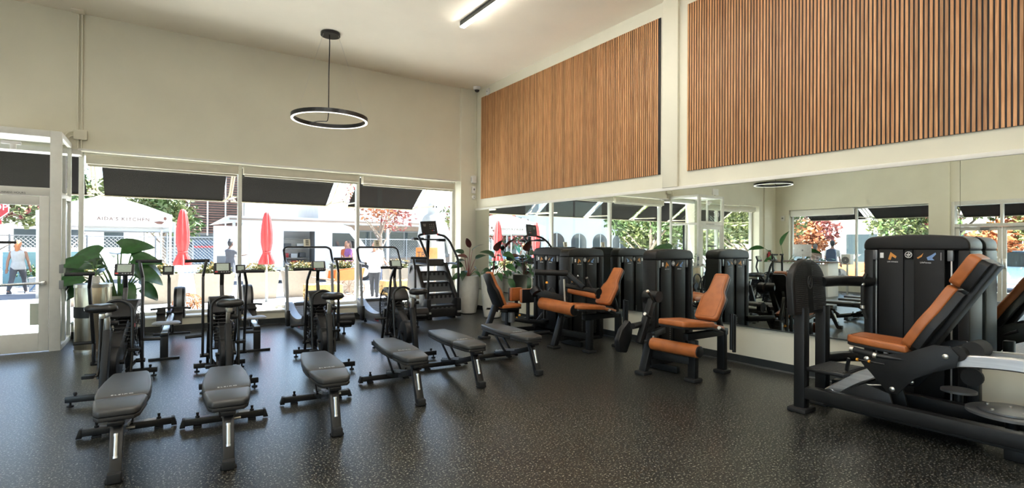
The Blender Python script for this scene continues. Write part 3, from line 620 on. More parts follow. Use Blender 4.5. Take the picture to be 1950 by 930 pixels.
# ================================================================== ROWERS
def make_rower():
    t = thing('rowing_machine', '', 'rowing machine', (0, 0, 0), 0, 'rowing machines by the window')
    MB().b2((-0.17, -0.025, 0.0), (0.17, 0.025, 0.028), 0.005).b2((-0.045, -0.015, 0.028), (0.045, 0.02, 0.318), 0.004).build('rear_leg', 'black_metal', t)
    ry = lambda y: 0.34+0.045*y
    MB().prism([(-0.02, ry(0)-0.045), (1.55, ry(1.55)-0.045), (1.55, ry(1.55)), (-0.02, ry(0))], -0.042, 0.042, 'YZ', 0.004).build('monorail', 'black_metal', t)
    MB().prism([(-0.022, ry(0)), (1.56, ry(1.56)), (1.56, ry(1.56)+0.010), (-0.022, ry(0)+0.010)], -0.035, 0.035, 'YZ').build('rail_track', 'silver_metal', t)
    # seat and carriage
    n = 20; secs = []
    for y, wd, th in ((0.22, 0.10, 0.012), (0.235, 0.155, 0.03), (0.33, 0.165, 0.042), (0.43, 0.15, 0.036), (0.46, 0.09, 0.014)):
        secs.append([(wd*math.cos(2*PI*k/n), y, ry(y)+0.075+th*0.5*math.sin(2*PI*k/n)-(0.012*math.exp(-(wd*math.cos(2*PI*k/n)/0.06)**2) if math.sin(2*PI*k/n) > 0 else 0)) for k in range(n)])
    st = MB().loft(secs).build('sliding_seat', 'mid_grey', t, 60)
    MB().b2((-0.06, 0.26, ry(0.3)-0.05), (-0.044, 0.42, ry(0.3)+0.058), 0.004).b2((0.044, 0.26, ry(0.3)-0.05), (0.06, 0.42, ry(0.3)+0.058), 0.004).each('carriage', 'black_metal', st)
    # flywheel housing and front legs
    fy, fz = 1.98, 0.545
    hs = MB().prism([(fy+0.255*math.cos(2*PI*k/36), fz+0.255*math.sin(2*PI*k/36)) for k in range(36)], 0.0, 0.155, 'YZ', 0.02).build('flywheel_housing', 'black_plastic', t)
    MB().prism([(fy+0.262*math.cos(2*PI*k/36), fz+0.262*math.sin(2*PI*k/36)) for k in range(36)], 0.045, 0.115, 'YZ', 0.004).build('perforated_rim', 'grey_metal', hs)
    MB().bar((-0.04, 1.45, 0.40), (-0.04, 2.12, 0.44), 0.06, 0.10).bar((-0.04, 2.10, 0.44), (-0.04, 2.20, 0.03), 0.05, 0.06).b2((-0.30, 2.17, 0.0), (0.22, 2.23, 0.03), 0.005).build('front_leg', 'black_metal', t)
    MB().bar((-0.05, 1.66, 0.40), (-0.06, 1.80, 0.96), 0.045, 0.055).build('monitor_arm', 'black_metal', t)
    MB().bar((-0.06, 1.80, 0.94), (-0.06, 1.66, 1.03), 0.03, 0.03).build('monitor_joint', 'black_metal', t)
    M = Matrix.Translation((-0.06, 1.62, 1.085)) @ Matrix.Rotation(R(-18), 4, 'X')
    mo = MB().box((0, 0, 0), (0.145, 0.045, 0.14), 0.008, M).build('monitor', 'black_plastic', t); MB().box((0, -0.0228, 0.01), (0.095, 0.002, 0.075), 0, M).build('display', 'lcd', mo)
    for sx in (-1, 1):
        M = Matrix.Translation((sx*0.11-0.02, 1.30, 0.40)) @ Matrix.Rotation(R(48), 4, 'X')
        ft = MB().box((0, 0, 0), (0.11, 0.30, 0.022), 0.008, M).build('footboard', 'black_plastic', t); MB().box((0, 0.04, 0.035), (0.118, 0.03, 0.05), 0.01, M).build('foot_strap', 'rubber_grip', ft)
    MB().tube([(-0.27, 1.44, 0.50), (-0.10, 1.48, 0.515), (0.08, 1.48, 0.515), (0.25, 1.44, 0.50)], 0.015, 10, 0.1).build('pull_handle', 'rubber_grip', t)
    MB().tube([(-0.01, 1.48, 0.515), (-0.01, 1.72, 0.52)], 0.005, 6).build('chain', 'silver_metal', t)
    return t
r0 = make_rower(); r1 = copy_tree(r0, (1.185, 8.09, 0), R(-1.5), 'black rowing machine between the second air bike and the first treadmill')
put(r0, 0.10, 8.13, -4.5, 'black rowing machine beside the potted plant, left of two')
# ================================================================== CURVED TREADMILLS
def make_treadmill():
    t = thing('curved_treadmill', '', 'treadmill', (0, 0, 0), 0, 'curved treadmills facing the window')
    L = 1.72; zc = lambda y: 0.235+0.20*((y-0.78)/0.9)**2
    ys_ = [0.06+(L-0.16)*k/22 for k in range(23)]
    bt = MB(); bt.loft([[(-0.225, y, zc(y)), (0.225, y, zc(y)), (0.225, y, zc(y)-0.03), (-0.225, y, zc(y)-0.03)] for y in ys_]).build('running_belt', 'mid_grey', t, 60)
    sl = MB()
    for k in range(40):
        y = 0.08+(L-0.2)*k/39; sl.b2((-0.222, y-0.003, zc(y)-0.001), (0.222, y+0.003, zc(y)+0.0035))
    stuff(sl.build('belt_slat_joints', 'rubber_grip', t))
    for sx in (-1, 1):
        xa, xb = sorted((sx*0.235, sx*0.375))
        P = [(y, zc(y)+0.012) for y in ys_]+[(L-0.02, 0.44), (L, 0.36), (L-0.06, 0.14), (1.35, 0.10), (0.9, 0.085), (0.40, 0.10), (0.08, 0.13), (0.0, 0.24), (0.02, 0.34)]
        sk = MB().prism(P, xa, xb, 'YZ', 0.008).build('side_skirt', 'grey_metal', t)
        MB().b2((sx*0.376-0.001, 0.42, 0.13), (sx*0.376+0.001, 0.62, 0.17)).build('red_lettering', 'red_mark', sk)
        for y in (0.22, 1.42): MB().lathe([(0, 0), (0.03, 0), (0.03, 0.02), (0.012, 0.03), (0.012, 0.12), (0, 0.12)], 12, Matrix.Translation((sx*0.29, y, 0))).build('leveling_foot', 'rubber_grip', t)
        MB().tube([(sx*0.395, 1.28, 0.10), (sx*0.395, 1.34, 0.60), (sx*0.400, 1.42, 1.13)], 0.027, 12).build('upright', 'mid_grey', t)
        MB().b2((sx*0.395-0.03, 1.22, 0.05), (sx*0.395+0.03, 1.36, 0.33), 0.012).build('upright_boot', 'black_plastic', t)
    MB().cyl((-0.40, 0.075, 0.265), (0.40, 0.075, 0.265), 0.105, 24).build('rear_roller_cover', 'black_plastic', t)
    MB().cyl((-0.22, L-0.10, 0.33), (0.22, L-0.10, 0.33), 0.10, 20).build('front_roller_cover', 'black_plastic', t)
    hb = MB().tube([(-0.40, 1.10, 1.145), (-0.41, 1.32, 1.15), (-0.415, 1.44, 1.20), (-0.415, 1.58, 1.41), (-0.36, 1.62, 1.45), (0.36, 1.62, 1.45), (0.415, 1.58, 1.41), (0.415, 1.44, 1.20), (0.41, 1.32, 1.15), (0.40, 1.10, 1.145)], 0.021, 10, 0.06).build('handrail', 'black_metal', t)
    for sx in (-1, 1): MB().tube([(sx*0.40, 1.07, 1.145), (sx*0.409, 1.30, 1.149)], 0.025, 12).build('grip', 'mid_grey', hb)
    M = Matrix.Translation((-0.01, 1.60, 1.53)) @ Matrix.Rotation(R(-12), 4, 'X')
    cs = MB().box((0, 0, 0), (0.115, 0.03, 0.135), 0.006, M).build('console', 'cream_cassette', t)
    q = MB()
    for k in range(4): q.box((0.0, -0.0158, 0.04-0.026*k), (0.055, 0.002, 0.014), 0, M)
    q.each('console_readout', 'deep_black', cs)
    return t
k0 = make_treadmill(); copy_tree(k0, (3.66, 8.62, 0), R(-1.0), 'curved treadmill next to the stair climber'); put(k0, 2.33, 8.62, -0.5, 'curved treadmill on the left, behind the third air bike')
# ================================================================== STAIR CLIMBER
def stair_climber(x, y, a):
    t = thing('stair_climber', 'stair climber with tablet screen on a mast in the window corner', 'stair climber', (x, y, 0), R(a))
    for k in range(4):
        y0 = 0.05+0.17*k; z = 0.27+0.225*k
        st = MB().b2((-0.30, y0, z-0.022), (0.30, y0+0.24, z), 0.004).build('step', 'black_plastic', t)
        ris = MB().b2((-0.30, y0+0.006, z-0.20), (0.30, y0+0.022, z-0.022)).build('riser', 'grey_metal', st)
        tp = [(-0.30, z-0.03)]
        for j in range(6):
            xx = -0.27+0.10*j; tp += [(xx, z-0.03), (xx, z-0.085), (xx+0.045, z-0.085), (xx+0.045, z-0.03)]
        tp += [(0.30, z-0.03), (0.30, z-0.018), (-0.30, z-0.018)]
        MB().prism(tp, y0-0.006, y0+0.005, 'XZ').build('notched_edge', 'deep_black', st)
    MB().b2((-0.32, -0.01, 0.05), (0.32, 0.10, 0.22), 0.02).build('rear_skirt', 'black_plastic', t)
    for sx in (-1, 1):
        xa, xb = sorted((sx*0.30, sx*0.37))
        MB().prism([(-0.02, 0.06), (1.00, 0.06), (1.04, 0.55), (0.95, 1.10), (0.72, 1.13), (0.60, 1.08), (-0.02, 0.30)], xa, xb, 'YZ', 0.012).build('side_cover', 'grey_metal', t)
        MB().prism([(-0.04, 0.04), (0.30, 0.04), (0.34, 0.20), (0.10, 0.42), (-0.04, 0.42)], xa-0.012, xb+0.012, 'YZ', 0.012).build('rear_corner', 'black_plastic', t)
        MB().prism([(-0.02, 0.30), (0.06, 0.28), (0.70, 1.08), (0.60, 1.13)], xa-0.005, xb+0.005, 'YZ', 0.008).build('stringer', 'black_plastic', t)
        MB().tube([(sx*0.335, 0.02, 0.30), (sx*0.335, 0.0, 0.90), (sx*0.335, 0.02, 1.22), (sx*0.33, 0.42, 1.60), (sx*0.30, 0.60, 1.70), (sx*0.17, 0.64, 1.73)], 0.024, 10, 0.10).build('handrail', 'machine_frame', t)
        MB().tube([(sx*0.335, 0.03, 1.10), (sx*0.40, 0.35, 1.12), (sx*0.42, 0.70, 1.10), (sx*0.36, 0.90, 0.90)], 0.022, 10, 0.12).build('side_rail', 'machine_frame', t)
        MB().ball((sx*0.165, 0.64, 1.731), 0.022).build('rail_tip', 'red_mark', t)
        MB().b2((sx*0.34-0.05, -0.06, 0.12), (sx*0.34+0.05, 0.0, 0.16), 0.008).build('foot_bracket', 'brushed_alu', t)
    MB().prism([(0.62, 1.05), (0.98, 1.05), (0.95, 1.20), (0.66, 1.20)], -0.33, 0.33, 'YZ', 0.02).build('top_shroud', 'black_plastic', t)
    MB().bar((0, 0.82, 1.15), (0, 0.76, 1.72), 0.07, 0.06, 0.01).build('mast', 'black_metal', t)
    MB().b2((-0.33, 0.60, 1.60), (0.33, 0.74, 1.635), 0.012).b2((0.17, 0.58, 1.575), (0.33, 0.74, 1.64), 0.014).b2((-0.40, 0.58, 1.60), (-0.17, 0.74, 1.655), 0.014).build('accessory_tray', 'black_plastic', t)
    M = Matrix.Translation((-0.02, 0.68, 1.865)) @ Matrix.Rotation(R(-14), 4, 'X') @ Matrix.Rotation(R(-4), 4, 'Y')
    sc = MB().box((0, 0, 0), (0.36, 0.03, 0.30), 0.012, M).build('tablet', 'black_plastic', t)
    MB().box((0, -0.0158, 0.012), (0.33, 0.002, 0.25), 0, M).build('screen', 'deep_black', sc)
    q = MB(); g = MB(); r_ = MB(); bl = MB()
    for k in range(3):
        q.box((-0.10, -0.0170, 0.08-0.02*k), (0.07-0.01*k, 0.001, 0.008), 0, M)
        for j in range(3): q.box((0.02+0.045*j, -0.0170, 0.07-0.04*k), (0.022, 0.001, 0.010), 0, M)
    g.box((0.03, -0.0172, -0.062), (0.022, 0.001, 0.022), 0, M); r_.box((0.065, -0.0172, -0.065), (0.022, 0.001, 0.022), 0, M); bl.box((0.10, -0.0172, -0.066), (0.022, 0.001, 0.022), 0, M)
    q.build('screen_text', 'grey_print', sc); g.build('green_icon', 'leaf_green', sc); r_.build('red_icon', 'red_mark', sc); bl.build('blue_icon', 'blue_print', sc)
    MB().b2((-0.30, 0.05, 0.0), (-0.22, 0.95, 0.06), 0.006).b2((0.22, 0.05, 0.0), (0.30, 0.95, 0.06), 0.006).each('base_rail', 'black_metal', t)
stair_climber(4.82, 9.52, -1.0)
# ================================================================== WEIGHT MACHINES
def leather_pad(name, outline, th, M, parent, mat='leather', base='black_plastic', bev=0.018, bt=0.022):
    p = MB().prism(outline, 0.0, th, 'XY', bev, M, 3).build(name, mat, parent)
    cx = sum(a for a, b in outline)/len(outline); cy = sum(b for a, b in outline)/len(outline)
    MB().prism([(cx+(a-cx)*0.97, cy+(b-cy)*0.97) for a, b in outline], -bt, 0.002, 'XY', 0.004, M).build('pad_shell', base, p)
    rim = [M @ Vector((cx+(a-cx)*0.80, cy+(b-cy)*0.90, th+0.0006)) for a, b in outline]
    MB().tube(rim, 0.0022, 5, closed=True).build('seam', 'leather_seam', p)
    return p
BACK = [(-0.125, 0.0), (0.125, 0.0), (0.150, 0.03), (0.152, 0.27), (0.140, 0.315), (0.108, 0.365), (0.100, 0.40), (0.092, 0.585), (0.078, 0.61), (-0.078, 0.61), (-0.092, 0.585), (-0.100, 0.40), (-0.108, 0.365), (-0.140, 0.315), (-0.152, 0.27), (-0.150, 0.03)]
def tower(par, c, rz, wd=0.76, dp=0.22, h=1.465, plate=1.0):
    """weight stack cabinet; the face with placards looks along local -y"""
    M = Matrix.Translation(c) @ rotz(rz); a = wd/2
    def top(inset, z0, r, bow):
        P = [(-a+inset, z0)]; n = 8
        zt = h-inset
        for k in range(n+1): t = PI-PI/2*k/n; P.append((-a+inset+r+r*math.cos(t), zt-bow-r+r*math.sin(t)))
        for k in range(1, 8): u = -1+2*k/8; P.append(((a-inset-r)*u, zt-bow*u*u))
        for k in range(n+1): t = PI/2-PI/2*k/n; P.append((a-inset-r+r*math.cos(t), zt-bow-r+r*math.sin(t)))
        P.append((a-inset, z0)); return P
    sh = MB().prism(top(0.0, h-0.145, 0.085, 0.018), 0.0, dp, 'XZ', 0.022, M, 3).build('top_cap', 'tower_plastic', par)
    for sx in (-1, 1): MB().b2((sx*a-(0.085 if sx > 0 else 0), 0.004, 0.02), (sx*a+(0.085 if sx < 0 else 0), dp-0.004, h-0.14), 0.018, M).build('side_column', 'tower_plastic', par)
    MB().b2((-a+0.03, dp-0.05, 0.02), (a-0.03, dp-0.01, h-0.14), 0.004, M).build('back_panel', 'tower_panel', par)
    MB().b2((-a+0.02, 0.01, 0.0), (a-0.02, dp-0.01, 0.05), 0.006, M).build('base_plate', 'machine_frame', par)
    x = lambda f: -a+wd*f
    for f0, f1 in ((0.155, 0.405), (0.505, 0.785)):
        p = MB().b2((x(f0), 0.006, 0.10), (x(f1), 0.03, h-0.14), 0.006, M).build('front_panel', 'tower_panel', par)
        if f0 < 0.3:
            MB().b2((x(f0+0.018), 0.0045, h-0.222), (x(f0+0.055), 0.006, h-0.172), 0, M).build('warning_tag', 'white_print', p)
            q = MB().prism([(x(f0+0.10), h-0.235), (x(f0+0.125), h-0.165), (x(f0+0.155), h-0.185), (x(f0+0.185), h-0.205), (x(f0+0.175), h-0.225), (x(f0+0.14), h-0.205), (x(f0+0.125), h-0.24)], 0.0045, 0.006, 'XZ', 0, M); q.build('exercise_figure', 'orange_print', p)
            text('printed_name', 'LIFE FITNESS', 0.016, 'white_print', p, M @ frame_M((x(f0+0.145), 0.0045, h-0.258), (1, 0, 0), (0, 0, 1)), 0.0005)
        else:
            MB().prism([(x(f0+0.03), h-0.215), (x(f0+0.07), h-0.19), (x(f0+0.09), h-0.17), (x(f0+0.075), h-0.205), (x(f0+0.04), h-0.225)], 0.0045, 0.006, 'XZ', 0, M).build('start_figure', 'orange_print', p)
            MB().prism([(x(f0+0.12), h-0.21), (x(f0+0.16), h-0.19), (x(f0+0.20), h-0.165), (x(f0+0.205), h-0.18), (x(f0+0.17), h-0.215), (x(f0+0.19), h-0.235), (x(f0+0.13), h-0.235)], 0.0045, 0.006, 'XZ', 0, M).build('end_figure', 'blue_print', p)
            text('printed_name', 'LifeFitness', 0.020, 'white_print', p, M @ frame_M((x(f0+0.11), 0.0045, h-0.258), (1, 0, 0), (0, 0, 1)), 0.0005)
            MB().b2((x(f0+0.245), 0.0045, h-0.235), (x(f0+0.252), 0.006, h-0.165), 0, M).build('side_print', 'grey_print', p)
    MB().b2((x(0.405), 0.028, 0.10), (x(0.505), 0.05, h-0.14), 0.0, M).build('channel', 'deep_black', par)
    e = MB().b2((x(0.418), 0.006, h-0.23), (x(0.492), 0.028, h-0.145), 0.004, M).build('emblem_plate', 'tower_panel', par)
    r0 = 0.027; cx, cz = x(0.455), h-0.188
    MB().tube([M @ Vector((cx+r0*math.cos(2*PI*k/24), 0.005, cz+r0*math.sin(2*PI*k/24))) for k in range(24)], 0.0028, 6, closed=True).build('emblem_ring', 'white_print', e)
    MB().tube([M @ Vector(p) for p in ((cx+0.004, 0.005, cz+0.02), (cx-0.012, 0.005, cz-0.012), (cx+0.0, 0.005, cz-0.016))], 0.0028, 6).tube([M @ Vector(p) for p in ((cx+0.02, 0.005, cz+0.012), (cx+0.006, 0.005, cz+0.002), (cx+0.002, 0.005, cz-0.018))], 0.0028, 6).tube([M @ Vector(p) for p in ((cx-0.02, 0.005, cz+0.004), (cx+0.018, 0.005, cz-0.004))], 0.0028, 6).each('emblem_letters', 'white_print', e)
    for f in (0.115, 0.83):
        MB().b2((x(f)-0.02, 0.01, h-0.24), (x(f)+0.022, 0.05, h-0.145), 0.004, M).build('corner_block', 'grey_metal', par)
        MB().b2((x(f)-0.006, 0.05, 0.10), (x(f)+0.006, 0.062, h-0.2), 0, M).build('guide_rod', 'silver_metal', par)
    nm = MB()
    for k in range(14): nm.b2((x(0.375), 0.0045, 0.16+0.024*k), (x(0.395), 0.006, 0.168+0.024*k), 0, M)
    stuff(nm.build('stack_numbers', 'grey_print', par))
def foot(par, x, y, rx=0.075, ry=0.075): MB().b2((x-rx, y-ry, 0.0), (x+rx, y+ry, 0.042), 0.014).build('rubber_foot', 'rubber_grip', par)
def post(par, p0, p1, w=0.07, h=0.10, nm='post', mat='machine_frame'): return MB().bar(p0, p1, w, h, 0.012, up=(0, 1, 0)).build(nm, mat, par)
def roller(par, p0, p1, r, nm='roller_pad'):
    d = (Vector(p1)-Vector(p0)); L = d.length; M = Matrix.Translation(p0) @ d.to_track_quat('Z', 'Y').to_matrix().to_4x4()
    o = MB().lathe([(0, 0.002), (r-0.012, 0.002), (r, 0.014), (r, L-0.014), (r-0.012, L-0.002), (0, L-0.002)], 28, M).build(nm, 'leather', par)
    MB().lathe([(0, L-0.004), (r*0.86, L-0.004), (r*0.86, L+0.014), (r*0.7, L+0.018), (0, L+0.018)], 24, M).lathe([(0, 0.004), (r*0.86, 0.004), (r*0.86, -0.014), (0, -0.014)], 24, M).each('end_cap', 'black_plastic', o)
    return o
def knob(par, p, r=0.018): return MB().lathe([(0, 0), (r, 0), (r*1.05, r), (r*0.6, r*1.6), (0, r*1.6)], 12, Matrix.Translation(p)).build('yellow_knob', 'yellow_knob', par)
def grip(par, p0, p1, r=0.015):
    o = MB().tube([p0, p1], r, 12).build('handle', 'rubber_grip', par); d = (Vector(p1)-Vector(p0)).normalized()
    MB().cyl(Vector(p1)-d*0.002, Vector(p1)+d*0.016, r*1.25, 12).build('handle_cap', 'silver_metal', o); return o
def seated_base(t):
    """frame shared by the leg extension and the leg curl; near front foot at the origin, wall towards +x"""
    foot(t, 0, 0); foot(t, -0.21, 0.53); foot(t, 0.64, 0.07)
    post(t, (0, 0, 0.03), (0, 0, 0.46)); post(t, (-0.21, 0.53, 0.03), (-0.06, 0.53, 0.46)); post(t, (0.64, 0.07, 0.03), (0.64, 0.07, 0.50))
    MB().bar((0, 0, 0.225), (-0.08, 0.53, 0.225), 0.06, 0.085, 0.01).build('cross_beam', 'machine_frame', t)
    MB().bar((-0.06, 0.06, 0.49), (0.70, 0.06, 0.49), 0.07, 0.08, 0.01).bar((-0.06, 0.53, 0.45), (0.35, 0.70, 0.45), 0.06, 0.08, 0.01).each('seat_beam', 'machine_frame', t)
    MB().b2((0.10, 0.30, 0.01), (0.16, 0.74, 0.09), 0.01).b2((-0.12, 0.48, 0.10), (0.40, 0.56, 0.17), 0.01).each('base_beam', 'machine_frame', t)
    leather_pad('seat', [(-0.32, -0.10), (-0.29, -0.125), (0.02, -0.16), (0.16, -0.165), (0.16, 0.285), (0.02, 0.28), (-0.29, 0.245), (-0.32, 0.22)], 0.062, Matrix.Translation((0, 0, 0.615)) @ Matrix.Rotation(R(4), 4, 'Y'), t)
    leather_pad('rear_seat', [(0.17, -0.15), (0.42, -0.12), (0.42, 0.24), (0.17, 0.27)], 0.045, Matrix.Translation((-0.01, 0, 0.632)) @ Matrix.Rotation(R(12), 4, 'Y'), t, bev=0.012)
    bx, bz, an = 0.33, 0.640, 33            # backrest leans towards the wall
    M = frame_M((bx, 0.06, bz), (0, 1, 0), (math.sin(R(an)), 0, math.cos(R(an))))
    if (M.to_3x3() @ Vector((0, 0, 1))).x > 0: M = frame_M((bx, 0.06, bz), (0, -1, 0), (math.sin(R(an)), 0, math.cos(R(an))))
    leather_pad('backrest', BACK, 0.062, M, t)
    MB().bar((0.62, 0.06, 0.46), (0.50, 0.06, 0.82), 0.06, 0.05, 0.008, up=(0, 1, 0)).bar((0.50, 0.06, 0.82), (0.54, 0.06, 0.92), 0.05, 0.05, 0.006, up=(0, 1, 0)).build('back_bracket', 'machine_frame', t)
    for sy in (-0.17, 0.29):
        grip(t, (0.33, sy, 0.555), (0.20, sy-0.02, 0.60) if sy < 0 else (0.20, sy, 0.60))
    MB().tube([(0.60, -0.08, 0.30), (0.60, -0.08, 0.72)], 0.022, 10).tube([(0.68, -0.06, 0.26), (0.68, -0.06, 0.70)], 0.022, 10).each('back_slide', 'black_metal', t)
    knob(t, (0.70, -0.05, 0.46)); knob(t, (0.0, -0.12, 0.655), 0.014)
    MB().b2((-0.035, 0.01, 0.28), (-0.0345+0.001, 0.02, 0.3)).build('sticker', 'grey_print', t)
    tower(t, (0.61, 0.73, 0), 0)
def leg_extension():
    t = thing('leg_extension_machine', 'tan leather leg extension machine with low roller, in front of the bare wall strip', 'weight machine', (4.936, 3.66, 0), 0)
    seated_base(t)
    lv = MB().bar((-0.02, 0.54, 0.93), (-0.27, 0.54, 0.365), 0.075, 0.085, 0.015, up=(0, 1, 0)).cyl((-0.02, 0.46, 0.90), (-0.02, 0.62, 0.90), 0.068, 24).build('lever_arm', 'machine_frame', t)
    MB().cyl((0.02, 0.60, 0.885), (0.02, 0.69, 0.885), 0.085, 24).cyl((0.02, 0.64, 0.60), (0.02, 0.70, 0.60), 0.075, 24).each('cam_disc', 'black_plastic', t)
    grip(lv, (-0.06, 0.50, 0.84), (-0.17, 0.50, 0.965)); grip(lv, (-0.13, 0.50, 0.66), (-0.26, 0.46, 0.715))
    roller(t, (-0.17, 0.44, 0.372), (-0.13, -0.17, 0.372), 0.070)
    MB().bar((-0.16, 0.46, 0.372), (-0.25, 0.54, 0.40), 0.04, 0.04).build('roller_axle', 'black_metal', t)
    MB().prism([(-0.42, 0.52), (-0.30, 0.62), (-0.24, 0.56), (-0.26, 0.40), (-0.34, 0.24), (-0.46, 0.26), (-0.48, 0.40)], 0.66, 0.74, 'XZ', 0.015).build('counterweight', 'machine_frame', t)
    MB().cyl((-0.36, 0.56, 0.57), (-0.05, 0.60, 0.58), 0.035, 14).build('counterweight_arm', 'machine_frame', t)
    MB().tube([(-0.12, 0.46, 0.30), (-0.12, 0.46, 0.45)], 0.01, 8).build('adjuster_pin', 'silver_metal', t)
    knob(t, (0.05, -0.11, 0.62), 0.014)
def leg_curl():
    t = thing('leg_curl_machine', 'tan leather leg curl machine with thick roller at the front, beside the bench row end', 'weight machine', (5.04, 5.45, 0), 0)
    seated_base(t)
    roller(t, (-0.36, 0.64, 0.66), (-0.30, -0.02, 0.62), 0.088)
    MB().bar((-0.34, 0.66, 0.66), (-0.18, 0.62, 0.86), 0.06, 0.07).bar((-0.46, 0.66, 0.84), (-0.08, 0.40, 0.70), 0.07, 0.11, 0.012).bar((-0.06, 0.53, 0.44), (-0.20, 0.62, 0.86), 0.06, 0.08).build('lever_arm', 'machine_frame', t)
    MB().cyl((-0.46, 0.62, 0.80), (-0.46, 0.68, 0.86), 0.075, 20).each('cam_disc', 'black_plastic', t)
    MB().cyl((-0.52, 0.60, 1.115), (-0.10, 0.36, 1.10), 0.042, 16).bar((-0.10, 0.36, 1.09), (0.03, 0.16, 0.90), 0.07, 0.07, 0.014).bar((-0.44, 0.56, 1.09), (-0.32, 0.62, 0.70), 0.05, 0.07, 0.01).build('thigh_arm', 'machine_frame', t)
    MB().cyl((0.02, 0.52, 0.90), (0.06, -0.10, 0.86), 0.038, 14).cyl((0.06, -0.09, 0.86), (0.06, -0.125, 0.855), 0.055, 18).each('thigh_beam', 'black_metal', t)
    roller(t, (0.03, 0.48, 0.838), (0.06, -0.10, 0.80), 0.045, 'thigh_pad')
    grip(t, (0.02, 0.42, 0.92), (0.10, 0.36, 1.05)); grip(t, (0.06, 0.02, 0.90), (0.0, 0.06, 1.04)); grip(t, (-0.14, 0.50, 1.0), (-0.16, 0.50, 1.12), 0.013)
    MB().tube([(-0.20, 0.30, 0.70), (-0.20, 0.32, 1.02)], 0.014, 8).build('gas_strut', 'silver_metal', t)
    knob(t, (-0.42, 0.44, 0.96)); knob(t, (0.0, 0.30, 0.985)); knob(t, (-0.02, 0.34, 0.97))
def hip_machine():
    t = thing('hip_adductor_machine', 'tan leather hip machine facing away from the room, by the two white pots', 'weight machine', (4.38, 7.20, 0), R(0))
    foot(t, 0.0, 0.0, 0.085, 0.07)
    post(t, (0.0, 0, 0.03), (0.20, 0, 0.52), 0.07, 0.10, 'rear_post')
    M = frame_M((0.30, 0.0, 0.50), (0, 1, 0), (-math.sin(R(24)), 0, math.cos(R(24))))
    if (M.to_3x3() @ Vector((0, 0, 1))).x < 0: M = frame_M((0.30, 0.0, 0.50), (0, -1, 0), (-math.sin(R(24)), 0, math.cos(R(24))))
    leather_pad('backrest', BACK, 0.055, M, t, bt=0.05)
    leather_pad('seat', [(0.25, -0.15), (0.52, -0.17), (0.64, -0.13), (0.64, 0.13), (0.52, 0.17), (0.25, 0.15)], 0.06, Matrix.Translation((0, 0, 0.475)), t)
    MB().b2((0.26, -0.08, 0.42), (0.62, 0.08, 0.458), 0.008).bar((0.18, 0, 0.46), (0.66, 0, 0.40), 0.07, 0.08, 0.01).bar((0.45, 0, 0.42), (0.45, 0, 0.06), 0.07, 0.08, 0.01, up=(0, 1, 0)).build('seat_frame', 'machine_frame', t)
    MB().bar((0.05, 0, 0.10), (1.20, 0.0, 0.08), 0.07, 0.08, 0.01).b2((0.40, -0.34, 0.0), (0.50, 0.34, 0.05), 0.012).each('base_beam', 'machine_frame', t)
    for sy in (-1, 1):
        y = sy*0.17
        tp = leather_pad('thigh_pad', [(-0.12, -0.115), (0.12, -0.115), (0.12, 0.115), (-0.12, 0.115)], 0.075, frame_M((0.72, y+sy*0.02, 0.665), (1, 0, 0), (0, 0, 1)) if sy > 0 else frame_M((0.72, y-0.02, 0.665), (-1, 0, 0), (0, 0, 1)), t, bev=0.026)
        MB().b2((0.67, y-0.012-sy*0.02, 0.56), (0.76, y+0.012-sy*0.02, 0.75), 0.006).build('mount_plate', 'black_plastic', tp)
        MB().cyl((0.74, y+sy*0.0, 0.58), (0.74, y, 0.24), 0.030, 14).build('pad_post', 'machine_frame', t)
        MB().tube([(0.46, y*0.3, 0.30), (0.60, y*0.8, 0.27), (0.74, y, 0.24), (1.10, y*1.3, 0.20)], 0.038, 10, 0.08).build('swing_arm', 'machine_frame', t)
        MB().b2((1.02, y*1.3-0.07, 0.235), (1.25, y*1.3+0.07, 0.262), 0.008).build('foot_rest', 'black_plastic', t)
        MB().cyl((0.46, y*0.55, 0.24), (0.46, y*0.55, 0.40), 0.055, 18).build('pivot_drum', 'grey_metal', t)
    MB().tube([(0.9, -0.55, 0.10), (0.2, -0.40, 0.06), (0.12, 0, 0.08)], 0.03, 10, 0.2).build('floor_tube', 'machine_frame', t)
    grip(t, (0.30, -0.20, 0.44), (0.16, -0.20, 0.45)); grip(t, (0.30, 0.20, 0.44), (0.16, 0.20, 0.45)); knob(t, (0.62, -0.10, 0.33)); knob(t, (0.55, -0.12, 0.30), 0.014)
    MB().bar((0.95, 0, 0.08), (1.16, -0.12, 0.40), 0.05, 0.06).build('tower_strut', 'machine_frame', t)
    tower(t, (1.09, -0.23, 0), -PI/2, 0.78, 0.22, 1.475)
